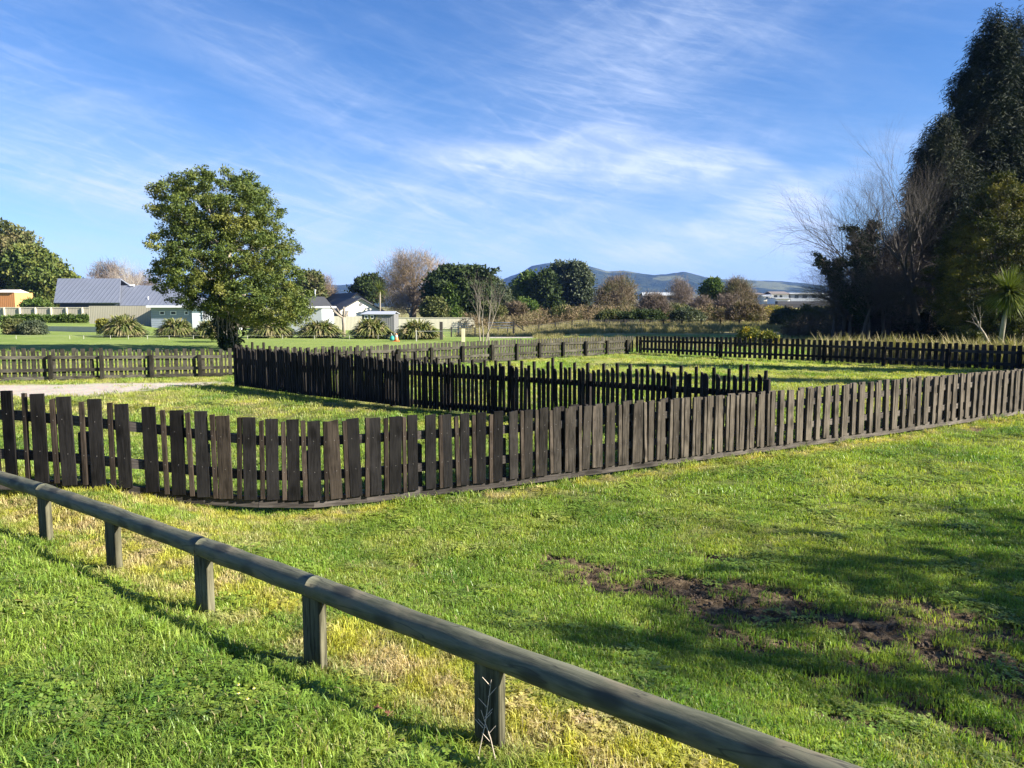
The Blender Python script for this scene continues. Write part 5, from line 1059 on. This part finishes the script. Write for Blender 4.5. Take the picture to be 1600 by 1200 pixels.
w = X(1300, 200) - X(1180, 200); MB().box(-w * .45, w * .55, 0, 1.0, 0, Z(475, 200) + .5).build('lower_wall', mat_plain('dark block', (.05, .05, .052), .9), root); MB().box(-w * .15, w * .55, 1.01, 3, 0, Z(470.5, 200) + .5).build('upper_wall', mat_plain('dark block upper', (.075, .075, .08), .9), root)

# ------------------------------------------------------------------ hills
ridge = [(-900, 452), (200, 452), (480, 449), (520, 447), (560, 445), (600, 443), (660, 452), (740, 452), (768, 446), (790, 436), (815, 427), (830, 418), (850, 413.5), (880, 411.5), (905, 415), (930, 421), (950, 427), (975, 427), (1000, 431), (1020, 433), (1040, 432.5), (1065, 429.5), (1085, 434), (1105, 438), (1150, 440), (1190, 441), (1240, 443), (1290, 448), (1400, 450), (2600, 452)]
rp = np.array(ridge, float)
azs = np.linspace(-.95, .95, 560); D0, D1, DR = 1500., 5200., 3200.
ds = np.concatenate([np.linspace(D0, DR, 70), np.linspace(DR, D1, 14)[1:]])
AZ_, DD = np.meshgrid(azs, ds); pxs = 800 + 1202 * np.tan(AZ_); ry = np.interp(pxs, rp[:, 0], rp[:, 1]); hh = (HORIZON - ry) / 1202 * DR * np.sqrt(1 + ((pxs - 800) / 1202) ** 2) * np.cos(AZ_)
hx = DD * np.tan(AZ_); hy = DD * np.ones_like(AZ_)
t = (DD - D0) / (DR - D0); fr = np.where(t < 1, S(np.clip(t, 0, 1) ** 1.15), 1 - .8 * (DD - DR) / (D1 - DR)); folds = (fbm(hx / 260, hy / 420, 31, 5) - .5); hz = EYE + hh * fr + folds * 58 * fr * (1 - np.clip(t, 0, 1) ** 6) + (fbm(hx / 45, hy / 45, 8, 3) - .5) * 7 * fr
fore = np.exp(-((pxs - 985) / 75) ** 2) * np.exp(-((t - .62) / .2) ** 2) * 14; hz = hz + fore - 3 * (1 - S(t * 8))
past = S((fbm(hx / 170, hy / 260, 61, 3) - .54) / .05) * (1 - S((np.abs(pxs - 880) - 0) / 60) * 0) * ((pxs > 925) | (fbm(hx / 100, hy / 100, 9, 2) > .72))
mh, nt, p = new_mat('hill cover'); geo = nt.nodes.new('ShaderNodeNewGeometry'); at_ = node(nt, 'ShaderNodeAttribute', attribute_name='pasture')
c = mixc(nt, smooth(nt, noise(nt, geo.outputs['Position'], .02, 6, .7), .35, .65), (.018, .030, .014), (.050, .062, .028)); c = mixc(nt, at_.outputs['Fac'], c, (.11, .12, .055)); nt.links.new(c, p.inputs['Base Color']); p.inputs['Roughness'].default_value = 1; p.inputs['Specular IOR Level'].default_value = 0
bn = node(nt, 'ShaderNodeBump', i_Strength=1.0, i_Distance=12.0); nt.links.new(noise(nt, geo.outputs['Position'], .05, 5, .7), bn.inputs['Height']); nt.links.new(bn.outputs[0], p.inputs['Normal'])
nA = len(azs); ii = (np.arange(len(ds) - 1)[:, None] * nA + np.arange(nA - 1)[None]).ravel()
h_o = mesh_np('hills', np.stack([hx.ravel(), hy.ravel(), hz.ravel()], 1), np.stack([ii, ii + 1, ii + nA + 1, ii + nA], 1), mh, smooth_=True, attrs=dict(pasture=past.ravel())); tag(h_o, kind='structure')

# ------------------------------------------------------------------ haze
mhz = bpy.data.materials.new('haze'); mhz.use_nodes = True; nt = mhz.node_tree; nt.nodes.remove(nt.nodes['Principled BSDF']); pv = nt.nodes.new('ShaderNodeVolumePrincipled')
pv.inputs['Color'].default_value = (.17, .35, 1, 1); pv.inputs['Density'].default_value = .00009; pv.inputs['Anisotropy'].default_value = 0; nt.links.new(pv.outputs[0], nt.nodes['Material Output'].inputs['Volume'])
hb = MB().box(-6900, 6900, -3400, 6900, -3, 260).build('haze', mhz); tag(hb, kind='stuff')

# ------------------------------------------------------------------ small things in the grass
M_LEAFB = mat_plain('dead brown leaf', (.13, .055, .03), .7, .4, 30)
def dead_leaf(label, px, py, s_, seed):
    g = G(px, py, .32 if px < 600 else .22); z_ = float(hgt(g.x, g.y)); g = G(px, py, z_ + .03); r = random.Random(seed); V = []; n_ = 14
    for i in range(n_): a = 2 * PI * i / n_; q = s_ * (1 if i % 2 else .45) * r.uniform(.8, 1.1); V.append((math.cos(a) * q * 1.4, math.sin(a) * q, .35 * q * math.sin(a * 2)))
    V.append((0, 0, .005)); o = mesh_np('fallen_leaf', np.array(V), np.array([(i, (i + 1) % n_, n_) for i in range(n_)]), M_LEAFB); sm = o.modifiers.new('s', 'SOLIDIFY'); sm.thickness = .001
    o.location = (g.x, g.y, z_ + .035); o.rotation_euler = (r.uniform(-.4, .4), r.uniform(-.4, .4), r.uniform(0, 6)); tag(o, label, 'leaf', 'fallen leaves')
dead_leaf('dark brown curled leaf at the shaded edge of the yellow grass strip', 590, 1108, .028, 1)
dead_leaf('second brown leaf lying just right of the dark curled one', 608, 1116, .022, 2)
dead_leaf('pale brown leaf lying on the lawn at the far left edge', 35, 940, .035, 3)
M_PETAL = mat_plain('white petals', (.8, .8, .78), .6); M_YC = mat_plain('yellow flower centre', (.7, .5, .05), .6)
for i, (px, py, lab) in enumerate([(373, 1077, 'uppermost of three white daisies left of the near rail'), (373, 1091, 'middle white daisy of the three left of the near rail'), (387, 1100, 'lowest white daisy of the three left of the near rail'), (37, 962, 'lone white daisy on the lawn near the left edge'), (397, 1083, 'white daisy set right of the three daisies in the lawn')]):
    g = G(px, py, .36); z_ = float(hgt(g.x, g.y)); root = empty('daisy', (g.x, g.y, z_)); tag(root, lab, 'flower', 'daisies in the lawn')
    V = []; F = []
    for k in range(10): a = 2 * PI * k / 10; d = Vector((math.cos(a), math.sin(a), .15)); e = Vector((-math.sin(a), math.cos(a), 0)); b_ = len(V); V += [d * .002, d * .005 + e * .0015, d * .0075, d * .005 - e * .0015]; F.append((b_, b_ + 1, b_ + 2, b_ + 3))
    o = mesh_np('petals', np.array(V), np.array(F), M_PETAL, root); o.location = (0, 0, .062); o = MB().tube([(0, 0, .06), (0, 0, .066)], .0035, 8).build('centre', M_YC, root); MB().tube([(0, 0, 0), (0, 0, .06)], .0008, 5).build('stem', L_GREEN, root)
# dry weed by the near post
g = G(757, 1170, .24); z_ = float(hgt(g.x, g.y - .05)); root = empty('dry_weed', (g.x, g.y - .06, z_)); tag(root, 'pale dry weed stalk with side twigs in front of the nearest rail post', 'weed'); mbw = MB()
for x0, x1, h, k_ in ((-.03, .03, .36, 5), (.05, -.01, .24, 4)):
    a = Vector((x0, 0, 0)); b = Vector((x1, -.02, h)); mbw.tube([a, a.lerp(b, .5) + Vector((.006, 0, 0)), b], [.0022, .0018, .001], 5)
    for j in range(k_): t = .45 + .12 * j; s_ = 1 if j % 2 else -1; p_ = a.lerp(b, t); mbw.tube([p_, p_ + Vector((s_ * .03, 0, .035))], [.0014, .001], 4)
mbw.build('stalk', mat_plain('bleached stalk', (.50, .42, .34), .8), root)
# weed rosette by the left rail posts
for i, (px, py, s_, lab) in enumerate([(125, 882, .11, 'broad leaved dark weed between two rail posts at the left'), (255, 940, .09, 'spiky green weed right of the broad leaved weed')]):
    g = G(px, py, .28); z_ = float(hgt(g.x, g.y)); r = np.random.default_rng(90 + i); V = []; F = []; lv = []
    for k in range(26):
        a = r.uniform(0, 6.28); e = r.uniform(.15, .8); d = np.array([math.cos(a) * math.cos(e), math.sin(a) * math.cos(e), math.sin(e)]); sd_ = np.array([-math.sin(a), math.cos(a), 0]) * s_ * (.16 if i == 0 else .05); L_ = s_ * r.uniform(.7, 1.2); b_ = len(V)
        V += [d * 0, d * L_ * .5 + sd_, d * L_ + np.array([0, 0, -.25 * L_]), d * L_ * .5 - sd_]; F.append((b_, b_ + 1, b_ + 2, b_ + 3)); lv += [r.uniform()] * 4
    o = mesh_np('weed', np.array(V), np.array(F), L_MAIN, attrs=dict(lv=lv)); o.location = (g.x, g.y, z_ + .01); tag(o, lab, 'weed')
